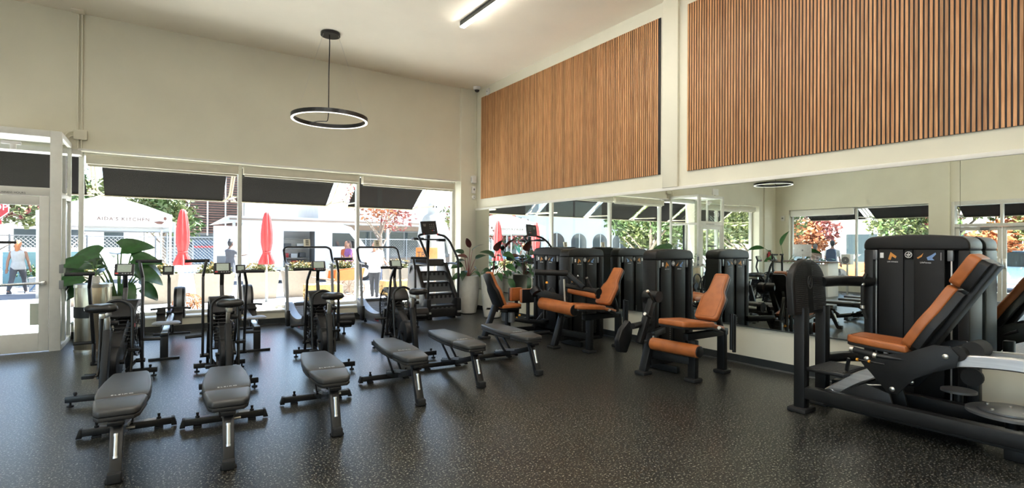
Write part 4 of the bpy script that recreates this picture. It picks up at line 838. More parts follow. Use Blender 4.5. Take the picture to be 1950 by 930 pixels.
def leg_press():
    ox, oy = 4.87, 2.45
    t = thing('leg_press_machine', 'large leg press machine with tan reclined seat and arched footplate at the right', 'weight machine', (ox, oy, 0), 0)
    W = lambda x, y, z: (x-ox, y-oy, z)
    # uprights and footplate
    for x in (4.89, 5.28):
        MB().bar(W(x, 2.46, 0.03), W(x, 2.46, 0.95), 0.10, 0.10, 0.014, up=(0, 1, 0)).build('upright', 'machine_frame', t)
        foot(t, x-ox, 2.46-oy, 0.10, 0.085)
    P = [(-0.30, 0.0), (0.30, 0.0), (0.30, 0.28)]
    for k in range(1, 16): a = R(6+168*k/16); P.append((0.30*math.cos(a), 0.27+0.235*math.sin(a)))
    P += [(-0.30, 0.28)]
    M = frame_M(W(5.01, 2.43, 0.885), (1, 0, 0), (0, 0.06, 1)); fp = MB().prism(P, -0.07, 0.0, 'XY', 0.016, M, 3).build('footplate', 'machine_frame', t)
    dm = MB()
    for i in range(24):
        for j in range(26):
            x = -0.255+0.0222*i; z = 0.035+0.0175*j; rr = (x/0.27)**2+(max(0, z-0.27)/0.21)**2
            if abs(x) < 0.035 or (x*x+(z-0.29)**2 < 0.0049) or (z > 0.27 and rr > 1): continue
            dm.box((x, z, 0.001), (0.015, 0.008, 0.006), 0, M)
    stuff(dm.build('raised_tread', 'tread_black', fp))
    MB().tube([M @ Vector((0.038*math.cos(2*PI*k/28), 0.29+0.058*math.sin(2*PI*k/28), 0.002)) for k in range(28)], 0.005, 6, closed=True).tube([M @ Vector(p) for p in ((0.012, 0.33, 0.002), (-0.015, 0.27, 0.002), (0.01, 0.262, 0.002))], 0.005, 6).tube([M @ Vector(p) for p in ((-0.025, 0.295, 0.002), (0.03, 0.285, 0.002))], 0.005, 6).build('cast_emblem', 'tread_black', fp)
    sp = MB().b2(W(4.88, 2.10, 0.375), W(5.34, 2.42, 0.41), 0.01).build('step_plate', 'black_plastic', t)
    rb = MB()
    for k in range(12): rb.b2(W(4.90+0.036*k, 2.12, 0.409), W(4.915+0.036*k, 2.40, 0.416))
    stuff(rb.build('step_ribs', 'tread_black', sp))
    MB().bar(W(5.02, 2.14, 0.40), W(5.0, 2.11, 0.53), 0.02, 0.03).build('step_lever', 'black_metal', t)
    # floor rails
    MB().b2(W(4.845, -0.25, 0.125), W(4.945, 2.42, 0.235), 0.016).build('side_rail', 'machine_frame', t)
    MB().b2(W(5.36, -0.25, 0.125), W(5.46, 2.42, 0.235), 0.016).build('side_rail', 'machine_frame', t)
    MB().b2(W(4.84, -0.30, 0.0), W(5.46, -0.16, 0.13), 0.016).b2(W(4.97, 0.98, 0.0), W(5.34, 1.10, 0.13), 0.012).each('cross_member', 'machine_frame', t)
    MB().b2(W(4.95, 0.2, 0.08), W(5.36, 2.3, 0.12), 0.006).build('belly_pan', 'deep_black', t)
    # curved tracks
    yz = [(2.28, 0.185), (2.08, 0.35), (1.88, 0.465), (1.62, 0.575), (1.34, 0.645), (1.0, 0.672), (0.6, 0.64), (0.2, 0.54)]
    def curve(n=26):
        out = []
        for k in range(n+1):
            u = k/n*(len(yz)-1); i = min(int(u), len(yz)-2); f = u-i
            p0 = yz[max(i-1, 0)]; p1 = yz[i]; p2 = yz[i+1]; p3 = yz[min(i+2, len(yz)-1)]
            out.append(tuple(0.5*((2*p1[d])+(-p0[d]+p2[d])*f+(2*p0[d]-5*p1[d]+4*p2[d]-p3[d])*f*f+(-p0[d]+3*p1[d]-3*p2[d]+p3[d])*f**3) for d in (0, 1)))
        return out
    cv = curve()
    for x in (5.03, 5.30):
        secs = []
        for i, (y, z) in enumerate(cv):
            a = cv[max(i-1, 0)]; b = cv[min(i+1, len(cv)-1)]; d = Vector((0, b[0]-a[0], b[1]-a[1])).normalized(); nn = Vector((1, 0, 0)).cross(d)
            if nn.z < 0: nn = -nn
            c = Vector(W(x, y, z)); w_, h_ = 0.036, 0.046
            secs.append([c+Vector((w_*q, 0, 0))+nn*(h_*r) for q, r in ((-1, -0.8), (-1, 0.8), (-0.8, 1), (0.8, 1), (1, 0.8), (1, -0.8), (0.8, -1), (-0.8, -1))])
        tr = MB().loft(secs).build('curved_track', 'brushed_alu', t, 35)
        MB().cyl(W(x-0.045, 2.25, 0.215), W(x-0.034, 2.25, 0.215), 0.016, 12).build('track_bolt', 'silver_metal', tr)
        MB().prism([(a-oy, b) for a, b in ((2.30, 0.10), (1.75, 0.10), (1.80, 0.30), (1.98, 0.34), (2.16, 0.24))], x-ox-0.05, x-ox-0.02, 'YZ', 0.006).build('track_bracket', 'machine_frame', t)
    # carriage
    C = [(2.02, 0.60), (1.99, 0.52), (1.93, 0.46), (1.86, 0.38), (1.80, 0.315), (1.73, 0.315), (1.68, 0.38), (1.62, 0.46), (1.50, 0.535), (1.36, 0.60), (1.34, 0.69), (1.40, 0.755), (1.50, 0.75), (1.66, 0.665), (1.80, 0.625)]
    for x in (4.955, 5.345):
        c = MB().prism([(a-oy, b) for a, b in C], x-ox-0.012, x-ox+0.012, 'YZ', 0.003).build('carriage_plate', 'machine_frame', t)
        for y, z in ((1.95, 0.565), (1.765, 0.35), (1.42, 0.675)): MB().lathe([(0, 0), (0.020, 0), (0.020, 0.008), (0.012, 0.014), (0, 0.014)], 12, Matrix.Translation(W(x-0.012, y, z)) @ Matrix.Rotation(-PI/2, 4, 'Y')).build('bolt', 'silver_metal', c)
    MB().cyl(W(4.97, 1.36, 0.70), W(5.33, 1.36, 0.70), 0.055, 20).build('cam_roller', 'rubber_grip', t); MB().cyl(W(5.05, 1.29, 0.725), W(5.25, 1.29, 0.725), 0.07, 20).build('cam_roller', 'rubber_grip', t)
    SM = Matrix.Translation(W(5.13, 1.70, 0.655)) @ Matrix.Rotation(R(3), 4, 'X')
    leather_pad('seat', [(-0.19, -0.03), (0.19, -0.03), (0.19, 0.18), (0.165, 0.40), (0.13, 0.43), (-0.13, 0.43), (-0.165, 0.40), (-0.19, 0.18)], 0.062, SM, t)
    d = Vector((0, -0.46, 0.77)).normalized(); n = d.cross(Vector((1, 0, 0)))
    bx = Vector((1, 0, 0)); n = bx.cross(d)
    BM = frame_M(W(5.13, 1.665, 0.680), (1, 0, 0), d)
    if (BM.to_3x3() @ Vector((0, 0, 1))).y < 0: BM = frame_M(W(5.13, 1.665, 0.680), (-1, 0, 0), d)
    B2 = [(-0.15, 0.0), (0.15, 0.0), (0.185, 0.04), (0.19, 0.24), (0.165, 0.32), (0.135, 0.38), (0.13, 0.555), (0.115, 0.585), (-0.115, 0.585), (-0.13, 0.555), (-0.135, 0.38), (-0.165, 0.32), (-0.19, 0.24), (-0.185, 0.04)]
    leather_pad('backrest', B2, 0.075, BM, t, bt=0.055)
    leather_pad('headrest', [(-0.12, 0.60), (0.12, 0.60), (0.135, 0.63), (0.135, 0.83), (0.11, 0.86), (-0.11, 0.86), (-0.135, 0.83), (-0.135, 0.63)], 0.085, BM, t, bt=0.06)
    MB().box((0, 0.42, -0.075), (0.16, 0.88, 0.045), 0.012, BM).build('back_spine', 'black_plastic', t)
    for x in (4.945, 5.315):
        g = MB().tube([W(x, 2.06, 0.625), W(x, 1.88, 0.60)], 0.024, 12).build('hand_grip', 'rubber_grip', t)
        MB().cyl(W(x, 2.075, 0.627), W(x, 2.05, 0.6235), 0.027, 14).cyl(W(x, 1.90, 0.603), W(x, 1.875, 0.599), 0.027, 14).each('grip_collar', 'silver_metal', g)
        MB().tube([W(x, 2.06, 0.62), W(x, 1.88, 0.598), W(x+0.02, 1.60, 0.60), W(x+0.05, 1.45, 0.68)], 0.016, 10, 0.1).build('grip_bar', 'black_metal', t)
    MB().tube([W(4.94, 2.02, 0.545), W(4.94, 1.82, 0.54)], 0.007, 8).build('release_rod', 'black_metal', t)
    for y in (2.02, 1.93): MB().cyl(W(4.94, y-0.008, 0.544), W(4.94, y+0.008, 0.544), 0.012, 12).build('yellow_collar', 'yellow_knob', t)
    MB().tube([W(4.99, 1.98, 0.33), W(5.0, 1.80, 0.365)], 0.006, 8).build('tie_rod', 'silver_metal', t)
    # cable discs
    def disc(x, y, z, r, nm, h=0.018): return MB().lathe([(0, 0), (r, 0), (r, h), (r-0.006, h+0.003), (0, h+0.003)], 36, Matrix.Translation(W(x, y, z))).build(nm, 'grey_metal', t)
    q = disc(5.33, 1.13, 0.243, 0.27, 'cable_disc'); disc(5.33, 1.13, 0.268, 0.20, 'cable_disc', 0.012); disc(5.53, 1.50, 0.30, 0.12, 'cable_disc')
    for a, r in ((20, .06), (80, .15), (150, .16), (220, .14), (300, .15)): MB().lathe([(0, 0), (0.011, 0), (0.011, 0.010), (0, 0.012)], 10, Matrix.Translation(W(5.33+r*math.cos(R(a)), 1.13+r*math.sin(R(a)), 0.283))).build('disc_bolt', 'silver_metal', q)
    MB().cyl(W(5.33, 1.13, 0.12), W(5.33, 1.13, 0.245), 0.04, 14).cyl(W(5.53, 1.50, 0.05), W(5.53, 1.50, 0.30), 0.03, 14).b2(W(5.46, 1.38, 0.02), W(5.85, 1.5, 0.08)).each('disc_axle', 'machine_frame', t)
    MB().b2(W(5.66, 1.40, 0.03), W(5.74, 1.48, 0.62), 0.01).build('pulley_post', 'machine_frame', t); MB().cyl(W(5.62, 1.44, 0.42), W(5.655, 1.44, 0.42), 0.075, 20).build('pulley', 'rubber_grip', t)
    # arms to the tower
    MB().tube([W(5.25, 2.46, 1.17), W(5.62, 2.42, 1.17), W(5.84, 2.26, 1.16)], 0.052, 12, 0.15).build('upper_arm', 'machine_frame', t)
    MB().tube([W(5.28, 2.46, 0.43), W(5.60, 2.42, 0.43), W(5.86, 2.22, 0.42)], 0.05, 12, 0.15).build('lower_arm', 'machine_frame', t)
    gr = MB().tube([W(5.765, 2.28, 1.24), W(5.735, 2.30, 1.18), W(5.735, 2.30, 0.92), W(5.765, 2.28, 0.80)], 0.017, 10, 0.04).build('tower_handle', 'rubber_grip', t)
    MB().cyl(W(5.735, 2.30, 1.13), W(5.735, 2.30, 1.16), 0.021, 12).cyl(W(5.735, 2.30, 0.90), W(5.735, 2.30, 0.93), 0.021, 12).each('handle_ring', 'silver_metal', gr)
    nb = MB()
    for k in range(9):
        for j in range(2): nb.b2(W(5.795, 1.86-0.035*j, 0.22+0.028*k), W(5.797, 1.88-0.035*j, 0.232+0.028*k))
    tower(t, W(5.80, 1.91, 0), -PI/2, 0.82, 0.36, 1.62)
leg_extension(); leg_curl(); hip_machine(); leg_press()
# ================================================================== PLANTS
LEAVES = {}
def leaf_mesh(key, L, W_, mat, droop=0.5, fold=0.25, shape='ovate', wav=0.0, ns=8):
    """leaf blade from the origin along +y, bending down by droop"""
    if key in LEAVES: return LEAVES[key]
    b = bmesh.new(); rows = []
    for i in range(ns+1):
        u = i/ns
        if shape == 'ovate': wv = (math.sin(PI*min(1, u*0.985+0.015)**0.62))**0.8*(1-0.15*u)
        elif shape == 'heart': wv = (math.sin(PI*(u*0.96+0.04)**0.5))**0.7*(1-0.25*u)
        else: wv = math.sin(PI*(u*0.97+0.03)**0.8)
        an = -droop*u*1.2+droop*0.25
        y = L*(math.sin(an+1e-6)-math.sin(droop*0.25))/(-droop*1.2) if abs(droop) > 1e-3 else L*u
        z = L*(math.cos(droop*0.25)-math.cos(an))/(-droop*1.2)*-1 if abs(droop) > 1e-3 else 0
        y = L*u*math.cos(droop*u*0.7); z = -L*u*math.sin(droop*u*0.7)+0.06*L*u
        row = []
        for k in (-1, -0.55, 0, 0.55, 1):
            x = k*wv*W_/2; row.append(b.verts.new((x, y+(-0.10*L*abs(k)*(1-u)**4 if shape == 'heart' else 0), z+abs(k)*wv*W_*fold*0.5+wav*W_*math.sin(9*u+2*k)*abs(k))))
        rows.append(row)
    for r0, r1 in zip(rows, rows[1:]):
        for k in range(4): b.faces.new((r0[k], r0[k+1], r1[k+1], r1[k]))
    # a second skin just below gives the blade its thickness
    vs = [v.co.copy() for v in b.verts]; fs = [[v.index for v in f.verts] for f in b.faces]
    b.verts.index_update(); fs = [[v.index for v in f.verts] for f in b.faces]; b.free()
    m = MB().add(vs, fs); me = bpy.data.meshes.new('leaf'); n = len(vs)
    V = [tuple(v) for v in vs]+[(v.x, v.y, v.z-0.0025) for v in vs]; F = [tuple(f) for f in fs]+[tuple(i+n for i in f[::-1]) for f in fs]
    me.from_pydata(V, [], F); me.polygons.foreach_set('use_smooth', [True]*len(me.polygons)); me.materials.append(MATS[mat]); me.update()
    LEAVES[key] = me; return me
def plant_leaf(t, base, tip, me, roll=0.0, pitch=None, yaw=None, stem='stem_green', sr=0.008, scale=1.0, arch=0.15):
    """petiole from base to tip and a leaf at its end"""
    b = Vector(base); e = Vector(tip); d = e-b; mid = (b+e)/2+Vector((0, 0, arch*d.length*0.6))-Vector((d.x, d.y, 0))*0.12
    pts = [b*(1-u)**2+mid*2*u*(1-u)+e*u*u for u in [k/7 for k in range(8)]]
    s = MB().tube(pts, [sr*(1-0.45*k/7) for k in range(8)], 7).build('petiole', stem, t, 60)
    dr = pts[-1]-pts[-2]
    yw = yaw if yaw is not None else math.atan2(-d.x, d.y) if (abs(d.x)+abs(d.y)) > 0.02 else 0
    pt = pitch if pitch is not None else math.asin(max(-1, min(1, dr.normalized().z)))*0.4-0.15
    o = obj('leaf', me, t, e, (pt, roll, yw)); o.scale = (scale,)*3; return o
def pot_lathe(t, prof, mat='white_pot', zsoil=None, rs=None):
    MB().lathe(prof, 32).build('pot', mat, t)
    if rs: MB().lathe([(0, zsoil+0.012), (rs*0.5, zsoil+0.016), (rs, zsoil)], 20).build('soil', 'soil', t)
def philodendron(x, y, H, r, spec, label, rnd, mats):
    t = thing('potted_philodendron', label, 'potted plant', (x, y, 0), 0, 'tall white pots by the window corner')
    pot_lathe(t, [(0, 0), (r*0.55, 0), (r*0.72, 0.02), (r*0.86, H*0.22), (r*0.97, H*0.6), (r, H-0.004), (r*0.985, H), (r*0.90, H), (r*0.89, H-0.06), (0, H-0.06)], 'white_pot', H-0.055, r*0.87)
    for k, (dx, dy, z, mt, L, W_, yaw, pitch, roll) in enumerate(spec):
        me = leaf_mesh(('ph', mt, round(L, 2), round(W_, 2)), L, W_, mt, 0.6, 0.22, 'ovate')
        plant_leaf(t, (dx*0.12, dy*0.12, H-0.05), (dx, dy, H+z), me, R(roll if abs(roll) > 12 else -45 if 20 < yaw < 125 else 45 if -125 < yaw < -20 else 0), R(pitch), R(yaw), 'stem_red' if mt != 'leaf_green' else 'stem_green', 0.010)
# (dx, dy, z, material, length, width, yaw, pitch, roll)
S1 = [(-0.16, -0.14, 0.34, 'leaf_dark', 0.26, 0.17, 95, 5, -15), (-0.20, -0.10, 0.26, 'leaf_green', 0.28, 0.20, 100, -8, 10), (-0.10, -0.16, 0.40, 'leaf_red', 0.30, 0.16, 75, 25, -30), (0.02, -0.05, 0.62, 'leaf_red', 0.34, 0.13, 150, 62, 20), (0.09, -0.03, 0.55, 'leaf_dark', 0.32, 0.12, -140, 48, 0),
      (0.14, -0.08, 0.38, 'leaf_dark', 0.26, 0.12, -100, 40, 40), (-0.18, -0.20, 0.12, 'leaf_dark', 0.28, 0.16, 130, -30, 0), (0.06, -0.2, 0.1, 'leaf_green', 0.22, 0.12, 190, -15, 0), (-0.26, -0.14, 0.05, 'leaf_green', 0.26, 0.14, 110, -35, 0), (0.18, 0.0, 0.16, 'leaf_dark', 0.24, 0.12, -60, -5, 0), (-0.05, 0.1, 0.5, 'leaf_dark', 0.28, 0.14, 30, 30, 0)]
S2 = [(-0.05, -0.14, 0.42, 'leaf_dark', 0.32, 0.15, 60, 35, -40), (0.02, -0.12, 0.50, 'leaf_red', 0.30, 0.20, 185, 72, 0), (0.12, -0.22, 0.44, 'leaf_green', 0.30, 0.20, -165, -5, 30), (0.16, -0.30, 0.32, 'leaf_dark', 0.32, 0.20, -170, 12, -30), (0.12, -0.34, 0.22, 'leaf_green', 0.28, 0.17, -172, -20, 30),
      (0.14, -0.40, -0.06, 'leaf_green', 0.32, 0.16, -176, -60, 20), (-0.16, -0.16, 0.12, 'leaf_dark', 0.26, 0.14, 110, -10, 0), (-0.02, -0.24, 0.06, 'leaf_green', 0.26, 0.13, 170, -20, 0), (0.08, -0.26, 0.10, 'leaf_green', 0.24, 0.12, -178, -12, 0), (-0.12, -0.22, 0.26, 'leaf_dark', 0.26, 0.13, 130, 20, 0), (0.04, 0.0, 0.35, 'leaf_dark', 0.24, 0.15, 20, 35, 0)]
philodendron(5.70, 10.08, 0.83, 0.25, S1, 'dark philodendron in a tall white tapered pot beside the stair climber', 1, None)
philodendron(5.80, 9.22, 0.88, 0.235, S2, 'red stemmed philodendron in a tall white pot against the mirror', 2, None)
def elephant_ear():
    t = thing('potted_elephant_ear', 'large green elephant ear plant in a white pot behind the steel bin', 'potted plant', (-0.47, 10.15, 0))
    pot_lathe(t, [(0, 0), (0.17, 0), (0.18, 0.01), (0.235, 0.66), (0.238, 0.70), (0.215, 0.70), (0.21, 0.64), (0, 0.64)], 'white_pot', 0.645, 0.20)
    sp = [(-0.42, -0.22, 1.34, 0.50, 0.30, 85, 8), (-0.26, -0.10, 1.52, 0.52, 0.34, 70, 0), (0.06, -0.14, 1.62, 0.58, 0.36, -60, 20), (0.28, -0.22, 1.42, 0.50, 0.32, -95, -5), (0.36, -0.28, 1.18, 0.56, 0.36, -110, -40), (0.40, -0.10, 1.02, 0.60, 0.38, -90, -50), (-0.46, -0.30, 1.10, 0.46, 0.32, 110, -25),
          (-0.50, -0.22, 0.88, 0.46, 0.30, 100, -50), (0.14, -0.36, 0.92, 0.48, 0.30, -150, -55), (-0.30, -0.36, 1.02, 0.42, 0.26, 140, -45), (-0.02, 0.1, 1.5, 0.48, 0.30, 10, 10), (0.50, -0.02, 1.24, 0.44, 0.28, -80, -25), (-0.62, -0.12, 0.98, 0.36, 0.22, 95, -60), (-0.14, -0.25, 1.22, 0.34, 0.2, 150, 0)]
    sp += [(-0.34, -0.05, 1.42, 0.42, 0.28, 60, 15), (0.18, -0.30, 1.30, 0.40, 0.26, -140, -20), (-0.20, -0.40, 1.34, 0.36, 0.24, 120, -10), (0.46, -0.34, 0.86, 0.46, 0.30, -120, -62), (0.30, 0.05, 1.66, 0.40, 0.26, -50, 5), (-0.52, -0.05, 1.22, 0.40, 0.26, 80, -12)]
    for dx, dy, z, L, W_, yaw, pitch in sp:
        me = leaf_mesh(('ee', L, W_), L, W_, 'leaf_green' if L > 0.45 else 'leaf_dark', 0.55, 0.25, 'heart')
        plant_leaf(t, (dx*0.15, dy*0.15, 0.65), (dx*(0.66 if dx > 0 else 0.9), dy*0.75, 0.65+(z-0.65)*0.80), me, R(-52 if 20 < yaw < 125 else 52 if -125 < yaw < -20 else 0), R(pitch), R(yaw), 'stem_green', 0.014, scale=0.86, arch=0.25)
elephant_ear()
t = thing('litter_bin', 'brushed steel cylindrical litter bin with black slot beside the vestibule', 'bin', (-0.72, 9.42, 0))
MB().lathe([(0, 0.02), (0.205, 0.02), (0.21, 0.03), (0.21, 0.90), (0.205, 0.915), (0, 0.915)], 48).build('drum', 'steel_bin', t)
MB().lathe([(0.212, 0.0), (0.216, 0.0), (0.216, 0.03), (0.212, 0.03)], 48).lathe([(0.211, 0.885), (0.217, 0.885), (0.217, 0.93), (0.19, 0.935), (0, 0.935)], 48).each('rim_band', 'silver_metal', t)
bs = MB(); arc = [R(a) for a in range(-170, -95, 6)]
bs.loft([[(r*math.cos(a), r*math.sin(a), z) for r, z in ((0.209, 0.47), (0.219, 0.47), (0.219, 0.62), (0.209, 0.62))] for a in arc]).build('slot_flap', 'deep_black', t, 60)
t = thing('small_plant_pot', 'small white plant pot with shoots standing on the steel bin', 'potted plant', (-0.70, 9.44, 0.935))
pot_lathe(t, [(0, 0), (0.042, 0), (0.056, 0.10), (0.05, 0.10), (0, 0.085)], 'white_pot')
for k in range(5):
    a = k*1.3; plant_leaf(t, (0, 0, 0.08), (0.05*math.cos(a), 0.05*math.sin(a), 0.20+0.03*k), leaf_mesh('sm', 0.12, 0.06, 'leaf_light', 0.4), 0, R(25), a-PI/2, 'stem_green', 0.004)
# ================================================================== OUTSIDE
random.seed(7)
pm('concrete', (0.62, 0.60, 0.57), 0.8, var=0.10, scale=0.9, bump=0.4, bscale=40)
pm('asphalt', (0.14, 0.14, 0.15), 0.85, var=0.12, scale=1.2, bump=0.5, bscale=60)
pm('awning_cloth', (0.007, 0.006, 0.005), 0.95, spec=0.1, var=0.10, scale=3, bump=0.3, bscale=400)
pm('planter_tan', (0.24, 0.20, 0.155), 0.7, var=0.06, bump=0.2)
pm('umbrella_red', (0.36, 0.035, 0.035), 0.8, var=0.12, scale=8)
pm('tent_white', (0.42, 0.42, 0.41), 0.7, var=0.03)
pm('van_white', (0.58, 0.59, 0.60), 0.25, var=0.02, coat=0.4)
pm('dark_glass', (0.03, 0.04, 0.045), 0.08, var=0.05)
pm('tyre', (0.02, 0.02, 0.02), 0.8)
pm('hay', (0.30, 0.19, 0.07), 0.9, var=0.30, scale=30, bump=0.9, bscale=120)
pm('rattan', (0.26, 0.09, 0.02), 0.6, var=0.2)
pm('brown_slat', (0.11, 0.05, 0.034), 0.7, var=0.12)
pm('facade_white', (0.46, 0.455, 0.44), 0.8, var=0.05, scale=2)
pm('facade_tan', (0.20, 0.145, 0.11), 0.8, var=0.06, scale=2)
pm('facade_grey', (0.12, 0.125, 0.13), 0.8, var=0.06, scale=2)
pm('blue_paint', (0.07, 0.17, 0.36), 0.5, var=0.06); pm('mint_paint', (0.20, 0.31, 0.27), 0.6)
pm('fence_steel', (0.22, 0.225, 0.23), 0.4, metal=0.6)
pm('bark', (0.22, 0.17, 0.13), 0.9, var=0.3, scale=12, bump=0.8, bscale=40)
pm('foliage_green', (0.055, 0.095, 0.02), 0.6, var=0.4, scale=1.5); pm('foliage_olive', (0.10, 0.115, 0.03), 0.6, var=0.4, scale=1.5)
pm('foliage_orange', (0.28, 0.085, 0.025), 0.6, var=0.4, scale=1.5); pm('foliage_red', (0.19, 0.042, 0.035), 0.6, var=0.4, scale=1.5)
pm('flower_yellow', (0.26, 0.17, 0.04), 0.6, var=0.4, scale=9)
pm('stop_red', (0.38, 0.02, 0.025), 0.4); pm('car_orange', (0.55, 0.14, 0.05), 0.25, coat=0.5); pm('car_blue', (0.28, 0.42, 0.52), 0.25, coat=0.5); pm('truck_blue', (0.06, 0.09, 0.13), 0.5)
pm('sheet', (0.28, 0.28, 0.28), 0.85, var=0.12, scale=3); pm('orange_board', (0.38, 0.12, 0.022), 0.6); pm('tent_print', (0.10, 0.04, 0.03), 0.7)
struct(MB().b2((-70, -30, -0.30), (70, 90, -0.065)).build('ground', 'concrete'))
struct(MB().b2((-70, 18.6, -0.064), (70, 31.0, -0.055)).build('road', 'asphalt')); struct(MB().b2((-24, -30, -0.064), (-12.0, 18.55, -0.055)).build('side_road', 'asphalt'))
struct(MB().b2((-11.9, 18.3, -0.064), (70, 18.58, 0.02), 0.02).build('kerb', 'concrete'))
# ------------------------------------------------------------------ awnings
def awning(p0, p1, out, z0, z1, dep, label):
    """fabric from wall line p0-p1 out along 'out'; z0 at the wall, z1 at the front bar"""
    a = Vector((*p0, 0)); b = Vector((*p1, 0)); o = Vector((*out, 0)); d = (b-a).normalized()
    t = thing('awning', label, 'awning', tuple(a+Vector((0, 0, z1))), 0, 'dark fabric awnings over the windows')
    L = lambda v, z: v-a+Vector((0, 0, z-z1))
    fab = MB(); up = Vector((0, 0, 0.006))
    fab.loft([[L(q, z0), L(q+o*dep, z1), L(q+o*dep, z1)+up, L(q, z0)+up] for q in (a, b)]).build('canopy_fabric', 'awning_cloth', t, 20)
    MB().tube([L(a+o*dep-d*0.10, z1-0.012), L(b+o*dep+d*0.10, z1-0.012)], 0.014, 8).build('front_bar', 'cream_tube', t)
    for q, s in ((a, -1), (b, 1)):
        e = q+d*0.10*s
        MB().tube([L(e, z0+0.02), L(e+o*(dep-0.1), z1+0.06), L(e+o*dep-d*0.1*s, z1-0.012)], 0.016, 8, 0.08).build('side_arm', 'cream_tube', t)
        MB().tube([L(e, z1+0.02), L(e+o*(dep*0.93), z1+0.03)], 0.016, 8).build('brace', 'cream_tube', t)
for x0, x1, lab in ((-0.77, 1.12, 'dark awning outside the left window bay'), (1.36, 3.15, 'dark awning outside the middle window bay'), (3.64, 5.22, 'dark awning outside the right window bay'), (-2.75, -1.02, 'dark awning above the vestibule entrance'), (-5.7, -3.0, 'dark awning outside the window beyond the vestibule')):
    awning((x0, 11.04), (x1, 11.04), (0, 1), 3.06, 2.38, 1.0, lab)
awning((-7.16, 7.85), (-7.16, 5.75), (-1, 0), 3.0, 2.50, 1.0, 'dark awning outside the side window, nearer the double doors'); awning((-7.16, 10.0), (-7.16, 8.15), (-1, 0), 3.0, 2.50, 1.0, 'dark awning outside the side window, nearer the corner'); awning((-7.16, 5.45), (-7.16, 3.0), (-1, 0), 3.0, 2.45, 1.0, 'dark awning outside the double doors')
# ------------------------------------------------------------------ foliage helper
def leaf_cloud(c, rad, n, size, mat, parent, name='foliage', seed=0, shell=0.5):
    rn = random.Random(seed); V = []; F = []
    for i in range(n):
        u = rn.uniform(-1, 1); a = rn.uniform(0, 2*PI); k = (rn.random()**shell); s = math.sqrt(1-u*u)
        p = Vector((c[0]+rad[0]*k*s*math.cos(a), c[1]+rad[1]*k*s*math.sin(a), c[2]+rad[2]*k*u))
        x = Vector((rn.gauss(0, 1), rn.gauss(0, 1), rn.gauss(0, 0.7))).normalized(); y = x.orthogonal().normalized(); y.rotate(Matrix.Rotation(rn.uniform(0, 6.3), 3, x))
        s = size*rn.uniform(0.6, 1.4); q = len(V); z = x.cross(y)
        V += [p-x*s, p+y*s*0.5+z*s*0.15, p+x*s, p-y*s*0.5+z*s*0.15]; F.append((q, q+1, q+2, q+3))
    me = bpy.data.meshes.new(name); me.from_pydata([tuple(v) for v in V], [], F); me.materials.append(MATS[mat]); me.update()
    return stuff(obj(name, me, parent))
def tree(x, y, h, r, mats, label, trunk=0.12, n=1500, size=0.12, seed=1, base=0.45):
    t = thing('street_tree', label, 'tree', (x, y, -0.065), 0, 'trees along the street'); rn = random.Random(seed)
    MB().tube([(0, 0, 0), (0.05, 0, h*0.2), (-0.04, 0.03, h*base), (0.03, 0, h*0.7)], [trunk, trunk*0.85, trunk*0.7, trunk*0.3], 9).build('trunk', 'bark', t, 60)
    for k in range(5):
        a = k*1.26+rn.random(); zz = h*(base-0.1+0.05*k)
        MB().tube([(0, 0, zz), (r*0.3*math.cos(a), r*0.3*math.sin(a), zz+h*0.12), (r*0.65*math.cos(a), r*0.65*math.sin(a), zz+h*0.24)], [trunk*0.5, trunk*0.32, trunk*0.12], 7).build('branch', 'bark', t, 60)
    for k in range(7):
        a = 2*PI*k/6+rn.random(); q = 0.0 if k == 6 else 0.52*r
        c = (q*math.cos(a), q*math.sin(a), h*(base+0.22+0.25*rn.random()) if k < 6 else h*0.82)
        leaf_cloud(c, (r*0.55, r*0.55, h*0.17), n//7, size, mats[k % len(mats)], t, 'foliage', seed*10+k)
tree(-3.9, 34.4, 6.0, 2.3, ['foliage_green', 'foliage_olive'], 'green tree standing behind the white food tent', seed=2, n=3000, size=0.16, base=0.22)
tree(0.4, 37.0, 6.2, 1.9, ['foliage_green', 'foliage_olive'], 'green tree rising above the right side of the food tent', seed=3, size=0.16, n=2400, base=0.22)
tree(-6.6, 29.0, 6.2, 2.8, ['foliage_red', 'foliage_olive', 'foliage_orange', 'foliage_green'], 'red and green autumn tree behind the stop sign', seed=4, n=3600, size=0.14, base=0.12)
tree(7.6, 20.6, 4.1, 1.5, ['foliage_orange', 'foliage_orange', 'foliage_red'], 'small orange autumn tree beyond the right window bay', trunk=0.10, seed=5, n=1100, size=0.09)
tree(10.0, 17.0, 4.6, 1.4, ['foliage_green', 'foliage_red', 'foliage_olive'], 'mixed green tree behind the draped ghost figure', seed=6, n=2200, size=0.09, base=0.25)
for k, (x, y, mm) in enumerate([(-15.5, 24.0, ['foliage_green', 'foliage_olive']), (-13.5, 17.5, ['foliage_green', 'foliage_olive']), (-26, 12.5, ['foliage_green', 'foliage_olive']), (-26, 19.5, ['foliage_red', 'foliage_orange']), (-27, 8.0, ['foliage_orange', 'foliage_olive'])]):
    tree(x, y, 5.5, 2.5, mm, ['tall green tree seen past the vestibule in the mirror', 'green street corner tree seen in the mirror', 'green tree across the side street in the mirror', 'red tree across the side street in the mirror', 'orange tree across the side street in the mirror'][k], seed=20+k, n=2800, size=0.20, base=0.12)
tree(-5.0, 14.6, 5.4, 2.0, ['foliage_green', 'foliage_olive'], 'green tree right outside the window beyond the vestibule, in the mirror', seed=41, n=3600, size=0.11, base=0.22)
tree(-9.4, 12.9, 5.6, 2.0, ['foliage_green', 'foliage_olive'], 'green tree on the street corner outside, in the mirror', seed=42, n=3600, size=0.11, base=0.22)
